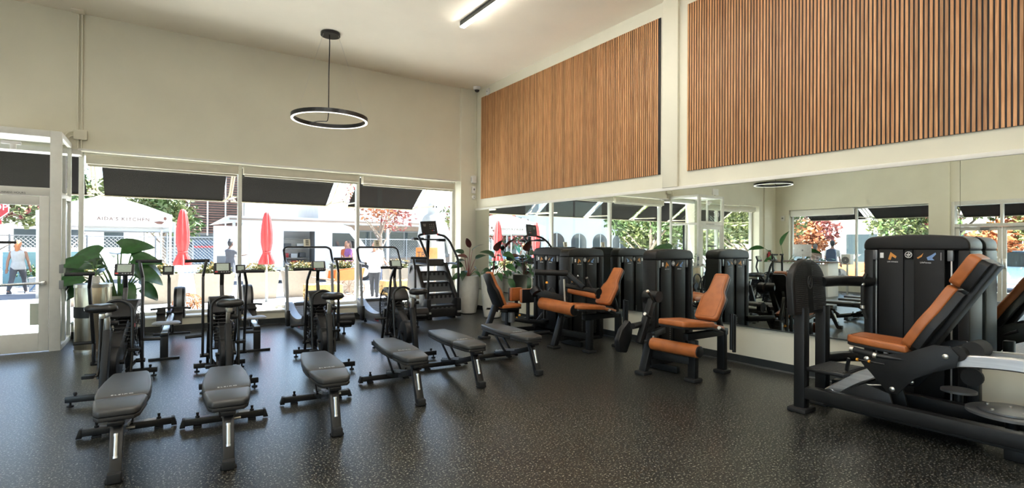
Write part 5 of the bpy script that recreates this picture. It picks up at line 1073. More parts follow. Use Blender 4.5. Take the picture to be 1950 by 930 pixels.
tree(-11.2, 6.6, 5.6, 2.0, ['foliage_green', 'foliage_olive', 'foliage_red'], 'leafy kerb tree outside the side window, in the mirror', seed=43, n=3600, size=0.11, base=0.28)
# ------------------------------------------------------------------ planters
def planter(x, y, wd, label, mat='planter_tan', fl='flower_yellow', seed=0):
    t = thing('street_planter', label, 'planter', (x, y, -0.065), 0, 'planters along the kerb'); a, b, h = wd*0.40, wd*0.5, 0.78
    MB().loft([[(-q, -q*0.7, z), (q, -q*0.7, z), (q, q*0.7, z), (-q, q*0.7, z)] for q, z in ((a, 0), (b, h), (b-0.04, h), (b-0.05, h-0.06))]).build('tub', mat, t, 20)
    MB().b2((-b+0.05, -b*0.7+0.05, h-0.12), (b-0.05, b*0.7-0.05, h-0.04)).build('soil', 'soil', t)
    leaf_cloud((0, 0, h+0.06), (b*0.95, b*0.65, 0.20), 420, 0.05, 'foliage_olive', t, 'foliage', 50+seed, 0.8); leaf_cloud((0, 0, h+0.15), (b*0.9, b*0.6, 0.16), 200, 0.035, fl, t, 'flowers', 70+seed, 0.6)
planter(0.10, 16.6, 0.85, 'tan planter behind the elephant ear plant', seed=0); planter(1.32, 16.3, 0.95, 'tan planter behind the second air bike'); planter(2.52, 16.6, 0.92, 'tan planter under the second closed umbrella', seed=2); planter(3.60, 16.7, 0.95, 'tan planter left of the hay cart', seed=3)
planter(5.05, 17.3, 0.95, 'pinkish planter behind the hay cart', seed=4); planter(6.9, 17.0, 0.95, 'tan planter behind the standing woman', seed=5); planter(-1.5, 17.0, 0.9, 'tan planter left of the food tent pole', seed=6)
# ------------------------------------------------------------------ closed umbrellas
def umbrella(x, y, label):
    t = thing('closed_umbrella', label, 'umbrella', (x, y, -0.065), 0, 'closed red umbrellas')
    MB().tube([(0, 0, 0.02), (0, 0, 2.42)], 0.022, 10).build('pole', 'silver_metal', t); MB().b2((-0.25, -0.25, 0), (0.25, 0.25, 0.03), 0.008).cyl((0, 0, 0.03), (0, 0, 0.30), 0.035, 12).build('base', 'fence_steel', t)
    n = 64; secs = []
    for z, r, am in ((1.03, 0.15, 0.35), (1.10, 0.155, 0.30), (1.22, 0.125, 0.22), (1.32, 0.095, 0.12), (1.36, 0.09, 0.10), (1.42, 0.10, 0.14), (1.6, 0.125, 0.18), (1.85, 0.128, 0.18), (2.1, 0.108, 0.16), (2.3, 0.08, 0.14), (2.40, 0.06, 0.08), (2.43, 0.02, 0.0)):
        secs.append([(r*(1+am*math.sin(8*2*PI*k/n+z*1.5))*math.cos(2*PI*k/n), r*(1+am*math.sin(8*2*PI*k/n+z*1.5))*math.sin(2*PI*k/n), z) for k in range(n)])
    MB().loft(secs).build('folded_canopy', 'umbrella_red', t, 60); MB().tube([(0.102*math.cos(2*PI*k/24), 0.102*math.sin(2*PI*k/24), 1.36) for k in range(24)], 0.010, 6, closed=True).build('tie_band', 'umbrella_red', t)
umbrella(0.56, 15.4, 'closed red umbrella behind the left window bay'); umbrella(2.45, 15.2, 'closed red umbrella behind the middle window bay')
# ------------------------------------------------------------------ tent
def tent(x, y, label, words=True):
    t = thing('canopy_tent', label, 'tent', (x, y, -0.065), R(4)); w_ = 1.5; z0, z1, zp = 2.06, 2.45, 3.0
    for sx in (-1, 1):
        for sy in (-1, 1): MB().b2((sx*w_-0.03, sy*w_-0.03, 0), (sx*w_+0.03, sy*w_+0.03, z1), 0.006).build('leg', 'tent_white', t)
    c = [(-w_, -w_), (w_, -w_), (w_, w_), (-w_, w_)]; k = 0.28
    MB().loft([[(a, b, z1) for a, b in c], [(a*0.6, b*0.6, z1+0.28) for a, b in c], [(a*k, b*k, zp-0.08) for a, b in c], [(a*0.16, b*0.16, zp) for a, b in c]], cap=True).build('roof_cloth', 'tent_white', t, 20)
    for i in range(4):
        a = Vector((*c[i], 0)); b = Vector((*c[(i+1) % 4], 0)); nrm = Vector(((b-a).y, -(b-a).x, 0)).normalized()*0.035
        MB().loft([[a+nrm+Vector((0, 0, z0)), a+nrm*1.3+Vector((0, 0, z0)), a+nrm*1.3+Vector((0, 0, z1)), a+nrm+Vector((0, 0, z1))], [b+nrm+Vector((0, 0, z0)), b+nrm*1.3+Vector((0, 0, z0)), b+nrm*1.3+Vector((0, 0, z1)), b+nrm+Vector((0, 0, z1))]]).build('valance', 'tent_white', t, 0)
    if words:
        text('tent_lettering', "AIDA'S KITCHEN", 0.135, 'tent_print', t, frame_M((0.36, -w_-0.052, 2.27), (1, 0, 0), (0, 0, 1)), 0.002, spacing=1.25)
        MB().prism([(1.08, 2.21), (1.16, 2.16), (1.28, 2.15), (1.34, 2.22), (1.22, 2.24)], -w_-0.054, -w_-0.050, 'XZ').ball((1.36, -w_-0.052, 2.32), (0.04, 0.002, 0.05)).build('bowl_print', 'tent_print', t)
tent(-1.23, 20.4, 'white food tent with a restaurant name on its edge'); tent(-0.95, 27.2, 'second white tent just behind the food tent', False)
# ------------------------------------------------------------------ van
def van(x, y, rz):
    t = thing('cargo_van', 'white cargo van with its sliding door open, parked beyond the planters', 'van', (x, y, -0.06), R(rz))
    # nose towards +x, side to the camera towards -y
    P = [(-2.75, 0.45), (-2.75, 2.15), (-2.55, 2.42), (1.15, 2.42), (1.55, 2.30), (2.15, 1.50), (2.75, 1.28), (2.95, 1.0), (2.98, 0.50), (2.80, 0.40), (-2.6, 0.40)]
    Q = [(0.05, 0.62), (0.05, 2.10), (-1.15, 2.10), (-1.15, 0.62)]
    MB().prism(P, 0.93, 0.99, 'XZ', 0.03).build('far_side', 'van_white', t)
    # near side split round the door opening
    for poly in ([(-2.75, 0.45), (-2.75, 2.15), (-2.55, 2.42), (-1.15, 2.42), (-1.15, 0.40), (-2.6, 0.40)], [(-1.15, 2.10), (-1.15, 2.42), (0.05, 2.42), (0.05, 2.10)], [(-1.15, 0.40), (-1.15, 0.62), (0.05, 0.62), (0.05, 0.40)], [(0.05, 0.40), (0.05, 2.42), (1.15, 2.42), (1.55, 2.30), (2.15, 1.50), (2.75, 1.28), (2.95, 1.0), (2.98, 0.50), (2.80, 0.40)]):
        MB().prism(poly, -0.99, -0.93, 'XZ', 0.008).build('side_panel', 'van_white', t)
    MB().b2((-2.6, -0.95, 2.36), (1.2, 0.95, 2.44), 0.03).build('roof', 'van_white', t); MB().b2((-2.6, -0.93, 0.50), (0.2, 0.93, 0.60)).build('load_floor', 'facade_grey', t)
    MB().prism([(2.10, 1.52), (2.75, 1.30), (2.96, 1.0), (2.98, 0.45), (0.2, 0.45), (0.2, 1.52)], -0.93, 0.93, 'XZ', 0.02).build('bonnet', 'van_white', t)
    MB().prism([(1.50, 2.28), (2.12, 1.52), (2.08, 1.50), (1.46, 2.26)], -0.90, 0.90, 'XZ').build('windscreen', 'dark_glass', t)
    MB().prism([(0.75, 1.48), (0.75, 2.05), (1.45, 2.05), (1.92, 1.48)], -1.0, -0.985, 'XZ').build('cab_window', 'dark_glass', t)
    MB().b2((0.15, -0.90, 0.6), (0.2, 0.9, 2.3)).build('bulkhead', 'facade_grey', t)
    for k in range(3): MB().b2((-1.10, 0.45, 0.95+0.42*k), (0.0, 0.90, 0.98+0.42*k)).build('cargo_shelf', 'fence_steel', t)
    for k, (cx, cz, m_) in enumerate(((-0.9, 1.08, 'red_mark'), (-0.55, 1.06, 'white_print'), (-0.2, 1.10, 'facade_grey'), (-0.8, 1.50, 'facade_grey'), (-0.3, 1.50, 'white_print'), (-0.5, 0.75, 'red_mark'))): MB().b2((cx-0.13, 0.48, cz-0.09), (cx+0.13, 0.86, cz+0.10), 0.01).build('cargo_box', m_, t)
    MB().b2((-2.40, -1.06, 0.62), (-1.20, -1.0, 2.12), 0.02).build('sliding_door', 'van_white', t)
    MB().b2((-3.62, -0.99, 0.50), (-2.80, -0.93, 2.25), 0.02).build('rear_door', 'van_white', t); MB().b2((-3.50, -1.0, 0.60), (-2.92, -0.99, 1.10), 0.01).build('rear_door_panel', 'facade_grey', t)
    for cx in (-1.85, 2.05):
        for sy in (-1, 1):
            Mx = Matrix.Translation((cx, sy*0.93, 0.36)) @ Matrix.Rotation(PI/2, 4, 'X')
            wh = MB().lathe([(0, -0.11), (0.26, -0.11), (0.36, -0.09), (0.36, 0.09), (0.26, 0.11), (0, 0.11)], 24, Mx).build('wheel', 'tyre', t); MB().lathe([(0, 0.112), (0.22, 0.112), (0.20, 0.13), (0, 0.125)], 20, Mx).build('hub_cap', 'silver_metal', wh)
    MB().b2((1.55, -1.20, 1.40), (1.75, -1.0, 1.72), 0.03).build('wing_mirror', 'black_plastic', t); MB().b2((2.80, -0.95, 0.80), (2.97, -0.60, 1.05), 0.03).build('headlamp', 'white_print', t); MB().b2((-2.0, -1.0, 0.44), (2.6, -0.995, 0.52)).build('sill_strip', 'black_plastic', t)
van(5.5, 23.6, -4)
# ------------------------------------------------------------------ hay, cart, wicker ball, figure
def hay_bale(x, y, w_, d, h, a, label, z=-0.065):
    t = thing('hay_bale', label, 'hay bale', (x, y, z), R(a), 'hay bales on the pavement'); MB().box((0, 0, h/2), (w_, d, h), 0.05).build('packed_straw', 'hay', t)
    leaf_cloud((0, 0, h/2), (w_*0.56, d*0.56, h*0.56), 260, 0.05, 'hay', t, 'loose_straw', int(x*10), 0.15)
    for s in (-0.25, 0.25): MB().tube([(s*w_, -d/2-0.006, 0.02), (s*w_, -d/2-0.006, h), (s*w_, d/2, h+0.004)], 0.006, 5).build('twine', 'orange_board', t)
hay_bale(3.92, 15.2, 1.0, 0.5, 0.46, 0, 'hay bale under the wooden cart outside the window'); hay_bale(6.35, 15.7, 1.1, 0.5, 0.46, 5, 'hay bale behind the standing woman'); hay_bale(7.8, 15.3, 1.1, 0.5, 0.46, -5, 'hay bale behind the stair climber')
t = thing('wooden_cart', 'small orange wooden cart standing behind the hay bale', 'cart', (4.75, 15.9, -0.065), R(10))
MB().prism([(-0.45, 0.50), (0.42, 0.50), (0.52, 0.86), (-0.42, 0.78)], -0.25, -0.22, 'XZ').prism([(-0.45, 0.50), (0.42, 0.50), (0.52, 0.86), (-0.42, 0.78)], 0.22, 0.25, 'XZ').b2((-0.45, -0.22, 0.50), (0.42, 0.22, 0.53)).build('tray', 'orange_board', t)
for sy in (-0.27, 0.27):
    q = MB().tube([(0.25+0.24*math.cos(2*PI*k/24), sy, 0.26+0.24*math.sin(2*PI*k/24)) for k in range(24)], 0.022, 8, closed=True)
    for k in range(8): q.cyl((0.25, sy, 0.26), (0.25+0.23*math.cos(k*PI/4), sy, 0.26+0.23*math.sin(k*PI/4)), 0.012, 6)
    q.build('wheel', 'facade_tan', t)
MB().tube([(-0.4, -0.2, 0.52), (-0.95, -0.2, 0.60)], 0.02, 8).tube([(-0.4, 0.2, 0.52), (-0.95, 0.2, 0.60)], 0.02, 8).cyl((-0.35, 0.2, 0), (-0.35, 0.2, 0.5), 0.02, 8).cyl((-0.35, -0.2, 0), (-0.35, -0.2, 0.5), 0.02, 8).each('handles', 'facade_tan', t)
t = thing('wicker_ball', 'round wicker ball lit orange, on the pavement outside the window', 'ornament', (0.53, 12.1, -0.065)); wb = MB(); rn = random.Random(5)
for k in range(34):
    ax = Vector((rn.gauss(0, 1), rn.gauss(0, 1), rn.gauss(0, 1))).normalized(); u = ax.orthogonal().normalized(); v = ax.cross(u); rr = 0.285+rn.uniform(-0.015, 0.012); of = rn.uniform(-0.12, 0.12); ri = math.sqrt(rr*rr-of*of)
    wb.tube([ax*of+(u*math.cos(2*PI*j/26)+v*math.sin(2*PI*j/26))*ri+Vector((0, 0, 0.30)) for j in range(26)], 0.0055, 5, closed=True)
stuff(wb.build('woven_canes', 'rattan', t, 60)); MB().lathe([(0, 0), (0.09, 0), (0.09, 0.01), (0, 0.012)], 16).build('stand', 'rattan', t)
t = thing('draped_figure', 'tall ghost figure draped in a pale sheet outside the right window bay', 'decoration', (6.35, 13.2, -0.065)); n = 48; secs = []
for z, r, am in ((0.0, 0.50, 0.22), (0.4, 0.44, 0.20), (0.9, 0.36, 0.17), (1.4, 0.30, 0.14), (1.9, 0.30, 0.10), (2.2, 0.33, 0.06), (2.36, 0.26, 0.04), (2.44, 0.15, 0.02), (2.55, 0.15, 0.0), (2.68, 0.14, 0.0), (2.76, 0.08, 0.0), (2.78, 0.01, 0)):
    secs.append([(r*(1+am*math.sin(7*2*PI*k/n+z*2))*math.cos(2*PI*k/n), 0.8*r*(1+am*math.sin(7*2*PI*k/n+z*2))*math.sin(2*PI*k/n), z) for k in range(n)])
MB().loft(secs).build('sheet', 'sheet', t, 60)
for s in (-1, 1): MB().tube([(s*0.28, 0, 2.15), (s*0.42, -0.12, 1.7), (s*0.36, -0.32, 1.35)], [0.12, 0.10, 0.05], 10).build('sleeve', 'sheet', t, 60)
for s in (-1, 1): MB().ball((s*0.05, -0.115, 2.62), (0.022, 0.015, 0.03)).build('eye_hole', 'deep_black', t)
t = thing('orange_sign', 'orange board with dark letters low outside the right window bay', 'sign', (5.75, 12.3, -0.065)); MB().b2((-0.3, 0, 1.16), (0.3, 0.02, 1.50), 0.004).build('board', 'orange_board', t); text('sign_lettering', 'TRA', 0.19, 'text_black', t, frame_M((-0.10, -0.002, 1.32), (1, 0, 0), (0, 0, 1)), 0.002)
MB().b2((-0.25, 0.005, 0), (-0.21, 0.03, 1.16)).b2((0.21, 0.005, 0), (0.25, 0.03, 1.16)).each('stake', 'bark', t)
# ------------------------------------------------------------------ chain link fence
def fence(p0, p1, h, label):
    a = Vector((*p0, 0)); b = Vector((*p1, 0)); L = (b-a).length; t = thing('chain_link_fence', label, 'fence', (*p0, -0.06), math.atan2((b-a).y, (b-a).x)); n = int(L/2.6)
    for k in range(n+1): MB().cyl((L*k/n, 0, 0), (L*k/n, 0, h+0.06), 0.035, 8).build('post', 'fence_steel', t)
    MB().cyl((0, 0, h), (L, 0, h), 0.022, 8).build('top_rail', 'fence_steel', t); V = []; F = []; s = 0.16; w_ = 0.009
    k = -int(h/s)
    while k*s < L:
        for sg in (1, -1):
            x0 = k*s; x1 = x0+h
            A, B = (x0, 0.0), (x1, h)
            if sg < 0: A, B = (x0, h), (x1, 0.0)
            lo = max(0, -x0); hi = min(h, L-x0)
            if hi > lo:
                pts = [(x0+u, u if sg > 0 else h-u) for u in (lo, hi)]; q = len(V)
                for (x, z) in pts: V += [(x, -w_, z), (x+w_*1.4, w_, z)]
                F.append((q, q+1, q+3, q+2))
        k += 1
    me = bpy.data.meshes.new('wire_mesh'); me.from_pydata(V, [], F); me.materials.append(MATS['fence_steel']); stuff(obj('wire_mesh', me, t))
fence((-8, 31.6), (16, 31.6), 1.9, 'long chain link fence beyond the road'); 
# ------------------------------------------------------------------ buildings
def bbox(t, nm, lo, hi, mat, par=None): return MB().b2(lo, hi).build(nm, mat, par or t, 0)
t = thing('slatted_building', 'brown building clad in horizontal slats, far behind the first umbrella', 'building', (3.2, 46, -0.06)); bbox(t, 'wall', (-2.6, 0, 0), (2.6, 8, 7.5), 'facade_grey')
sl = MB()
for k in range(26): sl.b2((-2.3, -0.16, 2.4+0.19*k), (2.5, -0.02, 2.50+0.19*k))
stuff(sl.build('slats', 'brown_slat', t, 0))
for k in range(5): bbox(t, 'mullion', (-2.4+1.2*k, -0.2, 2.2), (-2.3+1.2*k, -0.0, 7.4), 'facade_white')
bbox(t, 'dark_base', (-2.6, -0.05, 1.3), (2.6, 0, 2.2), 'dark_glass'); bbox(t, 'roof', (-2.8, -0.3, 7.5), (2.8, 8.2, 7.7), 'facade_grey')
t = thing('flat_roof_building', 'low flat roofed building with wide canopy behind the van', 'building', (14.8, 37.5, -0.06)); bbox(t, 'wall', (-9.0, 0, 0), (16, 9, 3.2), 'facade_tan'); bbox(t, 'upper_wall', (-5, 2.0, 3.2), (16, 9, 5.2), 'facade_white')
MB().prism([(-12.0, 2.75), (-11.2, 3.25), (16, 3.25), (16, 2.95), (-10.6, 2.95)], -2.6, 0.5, 'XZ').build('canopy', 'facade_white', t, 0); bbox(t, 'canopy_fascia', (-11.2, -2.66, 3.0), (16, -2.6, 3.12), 'facade_tan')
for k in range(6): bbox(t, 'column', (-11+3.2*k, -2.3, 0), (-10.85+3.2*k, -2.15, 2.95), 'facade_white')
for k in range(9):
    w_ = bbox(t, 'window', (-8.2+2.6*k, -0.06, 0.6), (-5.8+2.6*k, -0.01, 2.6), 'facade_grey'); bbox(t, 'pane', (-8.1+2.6*k, -0.08, 0.7), (-7.05+2.6*k, -0.065, 2.5), 'dark_glass', w_); bbox(t, 'pane', (-6.95+2.6*k, -0.08, 0.7), (-5.9+2.6*k, -0.065, 2.5), 'dark_glass', w_)
t = thing('grey_house', 'pale grey house behind the fence left of the first umbrella', 'building', (-3.2, 42, -0.06)); bbox(t, 'wall', (-4.5, 0, 0), (2.5, 7, 3.4), 'facade_white'); MB().prism([(-4.9, 3.4), (2.9, 3.4), (-1, 5.0)], -0.3, 7.3, 'XZ').build('roof', 'facade_grey', t, 0)
for k in range(3): w_ = bbox(t, 'window', (-3.8+2.1*k, -0.05, 1.2), (-2.6+2.1*k, 0, 2.5), 'facade_white'); bbox(t, 'pane', (-3.7+2.1*k, -0.07, 1.3), (-2.7+2.1*k, -0.05, 2.4), 'dark_glass', w_)
t = thing('arcade_building', 'long white building with arched openings across the street, in the mirror', 'building', (-19, 33, -0.06)); bbox(t, 'wall', (-13, 0, 0), (10.5, 8, 6.5), 'facade_white'); bbox(t, 'cornice', (-13.2, -0.25, 6.2), (10.7, 0, 6.6), 'facade_white')
for k in range(9):
    x = -11.4+2.5*k; P = [(x-0.85, 0.1), (x+0.85, 0.1), (x+0.85, 1.9)]+[(x+0.85*math.cos(R(a)), 1.9+0.7*math.sin(R(a))) for a in range(15, 180, 15)]+[(x-0.85, 1.9)]
    w_ = MB().prism(P, -0.05, -0.01, 'XZ').build('arched_window', 'dark_glass', t, 0); bbox(t, 'glazing_bar', (x-0.03, -0.09, 0.1), (x+0.03, -0.05, 2.58), 'facade_white', w_); bbox(t, 'upper_window', (x-0.6, -0.04, 4.0), (x+0.6, -0.01, 5.2), 'facade_grey')
t = thing('street_block', 'pale block across the side street seen in the mirror', 'building', (-34, 8, -0.06)); bbox(t, 'wall', (-4, -14, 0), (0, 14, 5.0), 'facade_white')
for k in range(7): bbox(t, 'window', (0.0, -12+3.6*k, 1.0), (0.05, -9.8+3.6*k, 2.6), 'dark_glass')
bbox(t, 'roof', (-4.3, -14.3, 5.0), (0.3, 14.3, 5.2), 'facade_grey')
t = thing('dump_trailer', 'dark blue trailer with red stripe behind the chain link fence', 'trailer', (3.2, 33.6, -0.06)); bbox(t, 'body', (-1.5, -0.8, 0.5), (1.5, 0.8, 1.75), 'truck_blue')
for k in range(6): bbox(t, 'rib', (-1.4+0.55*k, -0.86, 0.5), (-1.3+0.55*k, -0.8, 1.75), 'truck_blue')
bbox(t, 'reflective_stripe', (-1.5, -0.875, 1.35), (1.5, -0.862, 1.45), 'stop_red')
for cx in (-0.8, 0.8): MB().cyl((cx, -0.8, 0.32), (cx, -0.6, 0.32), 0.32, 18).build('wheel', 'tyre', t)
# ------------------------------------------------------------------ left door view
t = thing('stop_sign', 'red octagonal stop sign on a pole beyond the entrance door', 'sign', (-4.55, 24.6, -0.065)); MB().b2((-0.04, 0.0, 0), (0.04, 0.06, 3.2)).build('pole', 'fence_steel', t)
oc = lambda r, y0, y1: MB().prism([(r*math.cos(R(22.5+45*k)), 2.78+r*math.sin(R(22.5+45*k))) for k in range(8)], y0, y1, 'XZ')
bd = oc(0.42, -0.02, -0.012).build('white_border', 'sign_white', t, 0); oc(0.39, -0.026, -0.021).build('red_face', 'stop_red', bd, 0); text('sign_lettering', 'STOP', 0.30, 'sign_white', bd, frame_M((0, -0.028, 2.78), (1, 0, 0), (0, 0, 1)), 0.002); MB().b2((-0.2, -0.022, 2.20), (0.2, -0.012, 2.34)).build('small_plate', 'stop_red', t)
t = thing('blue_raised_bed', 'blue painted raised bed with a spiky agave, beyond the entrance door', 'planter', (-6.3, 24.5, -0.065)); MB().b2((-2.4, 0, 0), (1.6, 1.2, 1.0), 0.02).build('bed_wall', 'blue_paint', t)
for k in range(14):
    a = k*2.4; r = 0.5+0.05*(k % 3); MB().loft([[(0.4+0.05*math.cos(a)-q*math.sin(a), 0.6+0.05*math.sin(a)+q*math.cos(a), 1.0), (0.4+0.05*math.cos(a)+q*math.sin(a), 0.6+0.05*math.sin(a)-q*math.cos(a), 1.02)] if i == 0 else [(0.4+r*i/2*math.cos(a)-q*math.sin(a), 0.6+r*i/2*math.sin(a)+q*math.cos(a), 1.0+0.34*i), (0.4+r*i/2*math.cos(a)+q*math.sin(a), 0.6+r*i/2*math.sin(a)-q*math.cos(a), 1.02+0.34*i)] for i, q in ((0, 0.06), (1, 0.05), (2, 0.004))], cap=False, closed=False).build('agave_leaf', 'leaf_green', t)
t = thing('mint_wall', 'pale mint garden wall with a clipped hedge, beyond the entrance door', 'wall', (-3.6, 25.6, -0.065)); MB().b2((-0.9, 0, 0), (1.6, 0.25, 1.25), 0.02).build('garden_wall', 'mint_paint', t); leaf_cloud((0.4, -0.5, 0.55), (1.0, 0.35, 0.3), 700, 0.06, 'foliage_green', t, 'hedge', 91, 0.5)
t = thing('folding_stool', 'white folding stool with a blue frame beside the walking woman', 'stool', (-3.0, 22.6, -0.065)); MB().b2((-0.35, -0.2, 0.42), (0.35, 0.2, 0.46), 0.01).b2((-0.33, -0.19, 0.05), (0.33, -0.17, 0.42)).build('seat_cloth', 'tent_white', t)
for s in (-1, 1): MB().tube([(s*0.32, -0.22, 0), (s*0.05, -0.22, 0.42), (s*0.2, -0.22, 0.46)], 0.015, 6).tube([(s*0.32, 0.22, 0), (s*0.05, 0.22, 0.42)], 0.015, 6).each('leg_frame', 'blue_paint', t)
# ------------------------------------------------------------------ cars seen in the mirror through the side window
def car(x, y, rz, mat, label):
    t = thing('parked_car', label, 'car', (x, y, -0.055), R(rz), 'cars parked on the side street')
    MB().prism([(-2.1, 0.3), (-2.15, 0.75), (-1.95, 0.88), (0.95, 0.92), (2.0, 0.80), (2.12, 0.55), (2.05, 0.28)], -0.86, 0.86, 'XZ', 0.05).build('body', mat, t)
    MB().loft([[(a, -b, z), (c, -b, z), (c, b, z), (a, b, z)] for a, c, b, z in ((-1.75, 1.0, 0.80, 0.87), (-1.25, 0.35, 0.66, 1.38), (-1.15, 0.2, 0.60, 1.43))]).build('cabin', 'dark_glass', t, 30); MB().b2((-1.15, -0.60, 1.42), (0.22, 0.60, 1.455), 0.015).build('roof', mat, t)
    for cx in (-1.3, 1.3):
        for sy in (-1, 1): MB().cyl((cx, sy*0.72, 0.31), (cx, sy*0.88, 0.31), 0.31, 20).build('wheel', 'tyre', t)
    for sy in (-0.6, 0.6): MB().b2((2.02, sy-0.15, 0.58), (2.13, sy+0.15, 0.72), 0.02).build('headlamp', 'white_print', t)
car(-13.4, 9.6, 90, 'car_orange', 'orange car parked across the side window in the mirror'); car(-13.6, 14.2, 90, 'van_white', 'white car parked behind the orange one in the mirror'); car(-13.0, 5.0, 95, 'car_blue', 'pale blue car near the tower in the mirror')
# ================================================================== PEOPLE
pm('skin', (0.28, 0.14, 0.09), 0.55, var=0.05); pm('skin_dark', (0.11, 0.055, 0.035), 0.55, var=0.05); pm('hair_brown', (0.06, 0.032, 0.02), 0.6, var=0.2); pm('hair_black', (0.012, 0.011, 0.012), 0.55); pm('hair_red', (0.40, 0.14, 0.05), 0.6)
pm('cloth_white', (0.42, 0.41, 0.40), 0.85, var=0.06); pm('cloth_grey', (0.07, 0.07, 0.08), 0.85, var=0.1); pm('cloth_black', (0.018, 0.018, 0.022), 0.85); pm('cloth_purple', (0.17, 0.06, 0.17), 0.85, var=0.1); pm('cloth_orange', (0.34, 0.075, 0.02), 0.85); pm('cloth_denim', (0.05, 0.065, 0.11), 0.85, var=0.1); pm('pack_navy', (0.03, 0.05, 0.10), 0.7, var=0.1); pm('cloth_brown', (0.10, 0.055, 0.04), 0.85)
def melt(m, name, mat, parent, vox=0.012, sm=4):
    o = m.build(name, mat, None, 0); r = o.modifiers.new('r', 'REMESH'); r.mode = 'VOXEL'; r.voxel_size = vox; r.use_smooth_shade = True
    s = o.modifiers.new('s', 'SMOOTH'); s.factor = 0.5; s.iterations = sm
    dg = bpy.context.evaluated_depsgraph_get(); me = bpy.data.meshes.new_from_object(o.evaluated_get(dg)); old = o.data
    bpy.data.objects.remove(o); bpy.data.meshes.remove(old); me.name = name
    if not me.materials: me.materials.append(MATS[mat])
    return obj(name, me, parent)
def person(label, loc, rz, legs, arms, top, bottom, hair, h=1.68, skin='skin', dress=False, sleeve=0.35, bun=False, longhair=True, lean=0.0, bent=0.0, shoes='cloth_white', turn=0.0):
    """faces +y. legs/arms: (left, right) of (swing, bend) in degrees; swing > 0 is forward"""
    k = h/1.70; t = thing('person', label, 'person', loc, rz)
    V3 = lambda x, y, z: Vector((x*k, y*k, z*k))
    hip = V3(0, 0, 0.92); ln = R(lean)
    tor = lambda z, y=0: hip+Vector((0, math.sin(ln)*z*k+y*k, math.cos(ln)*z*k))
    def ell(c, a, b, n=18): return [(c.x+a*k*math.cos(2*PI*i/n), c.y+b*k*math.sin(2*PI*i/n), c.z) for i in range(n)]
    prof = [(-0.09, 0.135, 0.10), (-0.03, 0.165, 0.115), (0.06, 0.155, 0.105), (0.16, 0.128, 0.09), (0.30, 0.150, 0.105), (0.40, 0.165, 0.105), (0.47, 0.155, 0.085), (0.515, 0.09, 0.065), (0.54, 0.055, 0.055)]
    body = MB().loft([ell(tor(z), a, b) for z, a, b in prof])
    body.tube([tor(0.50), tor(0.60, 0.01)], 0.052*k, 12)
    hd = tor(0.70, 0.02); body.ball(hd, (0.072*k, 0.090*k, 0.108*k), 20); body.ball(hd+V3(0, 0.030, -0.055), (0.052*k, 0.060*k, 0.050*k), 14)
    tw = Matrix.Rotation(R(turn), 3, 'Z'); F = lambda x, y, z: hd+tw @ V3(x, y, z)
    body.loft([[F(-0.008, 0.082, 0.02), F(0.008, 0.082, 0.02), F(0, 0.086, 0.022)], [F(-0.016, 0.086, -0.022), F(0.016, 0.086, -0.022), F(0, 0.112, -0.018)]])
    for s in (-1, 1): body.ball(F(s*0.074, 0.0, 0.0), (0.012*k, 0.020*k, 0.030*k), 8)
    trous = MB(); shirt = MB(); feet = []
    for s, (sw, bd) in zip((-1, 1), legs):
        a = R(sw); p0 = hip+V3(s*0.085, 0, -0.02); kn = p0+V3(0, math.sin(a)*0.43, -math.cos(a)*0.43); b = a-R(bd); an = kn+V3(0, math.sin(b)*0.40, -math.cos(b)*0.40)
        if an.z < 0.075*k: pass
        pts = [p0, p0*0.5+kn*0.5, kn, kn*0.65+an*0.35, an]; rr = [0.088*k, 0.072*k, 0.054*k, 0.056*k, 0.036*k]
        body.tube(pts, rr, 12); body.ball(kn, 0.052*k, 10); trous.tube(pts, [r*1.10+0.006 for r in rr], 12); trous.ball(kn, 0.062*k, 10)
        ft = an+V3(0, 0.0, -0.03); body.ball(ft+V3(0, 0.06, -0.012), (0.04*k, 0.115*k, 0.032*k), 12); body.ball(ft, (0.038*k, 0.045*k, 0.045*k), 10); feet.append(ft)
    trous.loft([ell(tor(z), a*1.08, b*1.1) for z, a, b in prof[:4]])
    hands = []
    for s, (sw, bd) in zip((-1, 1), arms):
        a = R(sw); sh = tor(0.435)+V3(s*0.175, 0, 0); el = sh+V3(s*0.05, math.sin(a)*0.28, -math.cos(a)*0.28); b = a+R(bd); wr = el+V3(-s*0.02 if bd > 40 else s*0.01, math.sin(b)*0.245, -math.cos(b)*0.245)
        body.tube([tor(0.44)+V3(s*0.10, 0, 0), sh, sh*0.5+el*0.5, el, el*0.6+wr*0.4, wr], [0.06*k, 0.052*k, 0.043*k, 0.036*k, 0.037*k, 0.025*k], 12)
        d = (wr-el).normalized(); sd = d.cross(Vector((0, 0, 1)) if abs(d.z) < 0.9 else Vector((0, 1, 0))).normalized(); pn = sd.cross(d)
        pc = wr+d*0.045*k; Mh = Matrix((sd, d, pn)).transposed().to_4x4(); Mh.translation = pc; body.box((0, 0, 0), (0.075*k, 0.085*k, 0.026*k), 0.011*k, Mh)
        for j, (o_, L) in enumerate(((-0.028, 0.062), (-0.0095, 0.072), (0.0095, 0.068), (0.028, 0.052))):
            q0 = Mh @ Vector((o_*k, 0.036*k, 0)); q1 = q0+(d*L*0.55+pn*0.006)*k; q2 = q1+(d*L*0.4-pn*0.016)*k; body.tube([q0, q1, q2], [0.0088*k, 0.0082*k, 0.007*k], 8)
        q0 = Mh @ Vector((-s*0.034*k, -0.02*k, 0)); body.tube([q0, q0+(sd*(-s)*0.024+d*0.022)*k, q0+(sd*(-s)*0.03+d*0.05)*k], [0.011*k, 0.010*k, 0.008*k], 8)
        e2 = sh*(1-sleeve*2)+el*(sleeve*2) if sleeve <= 0.5 else el
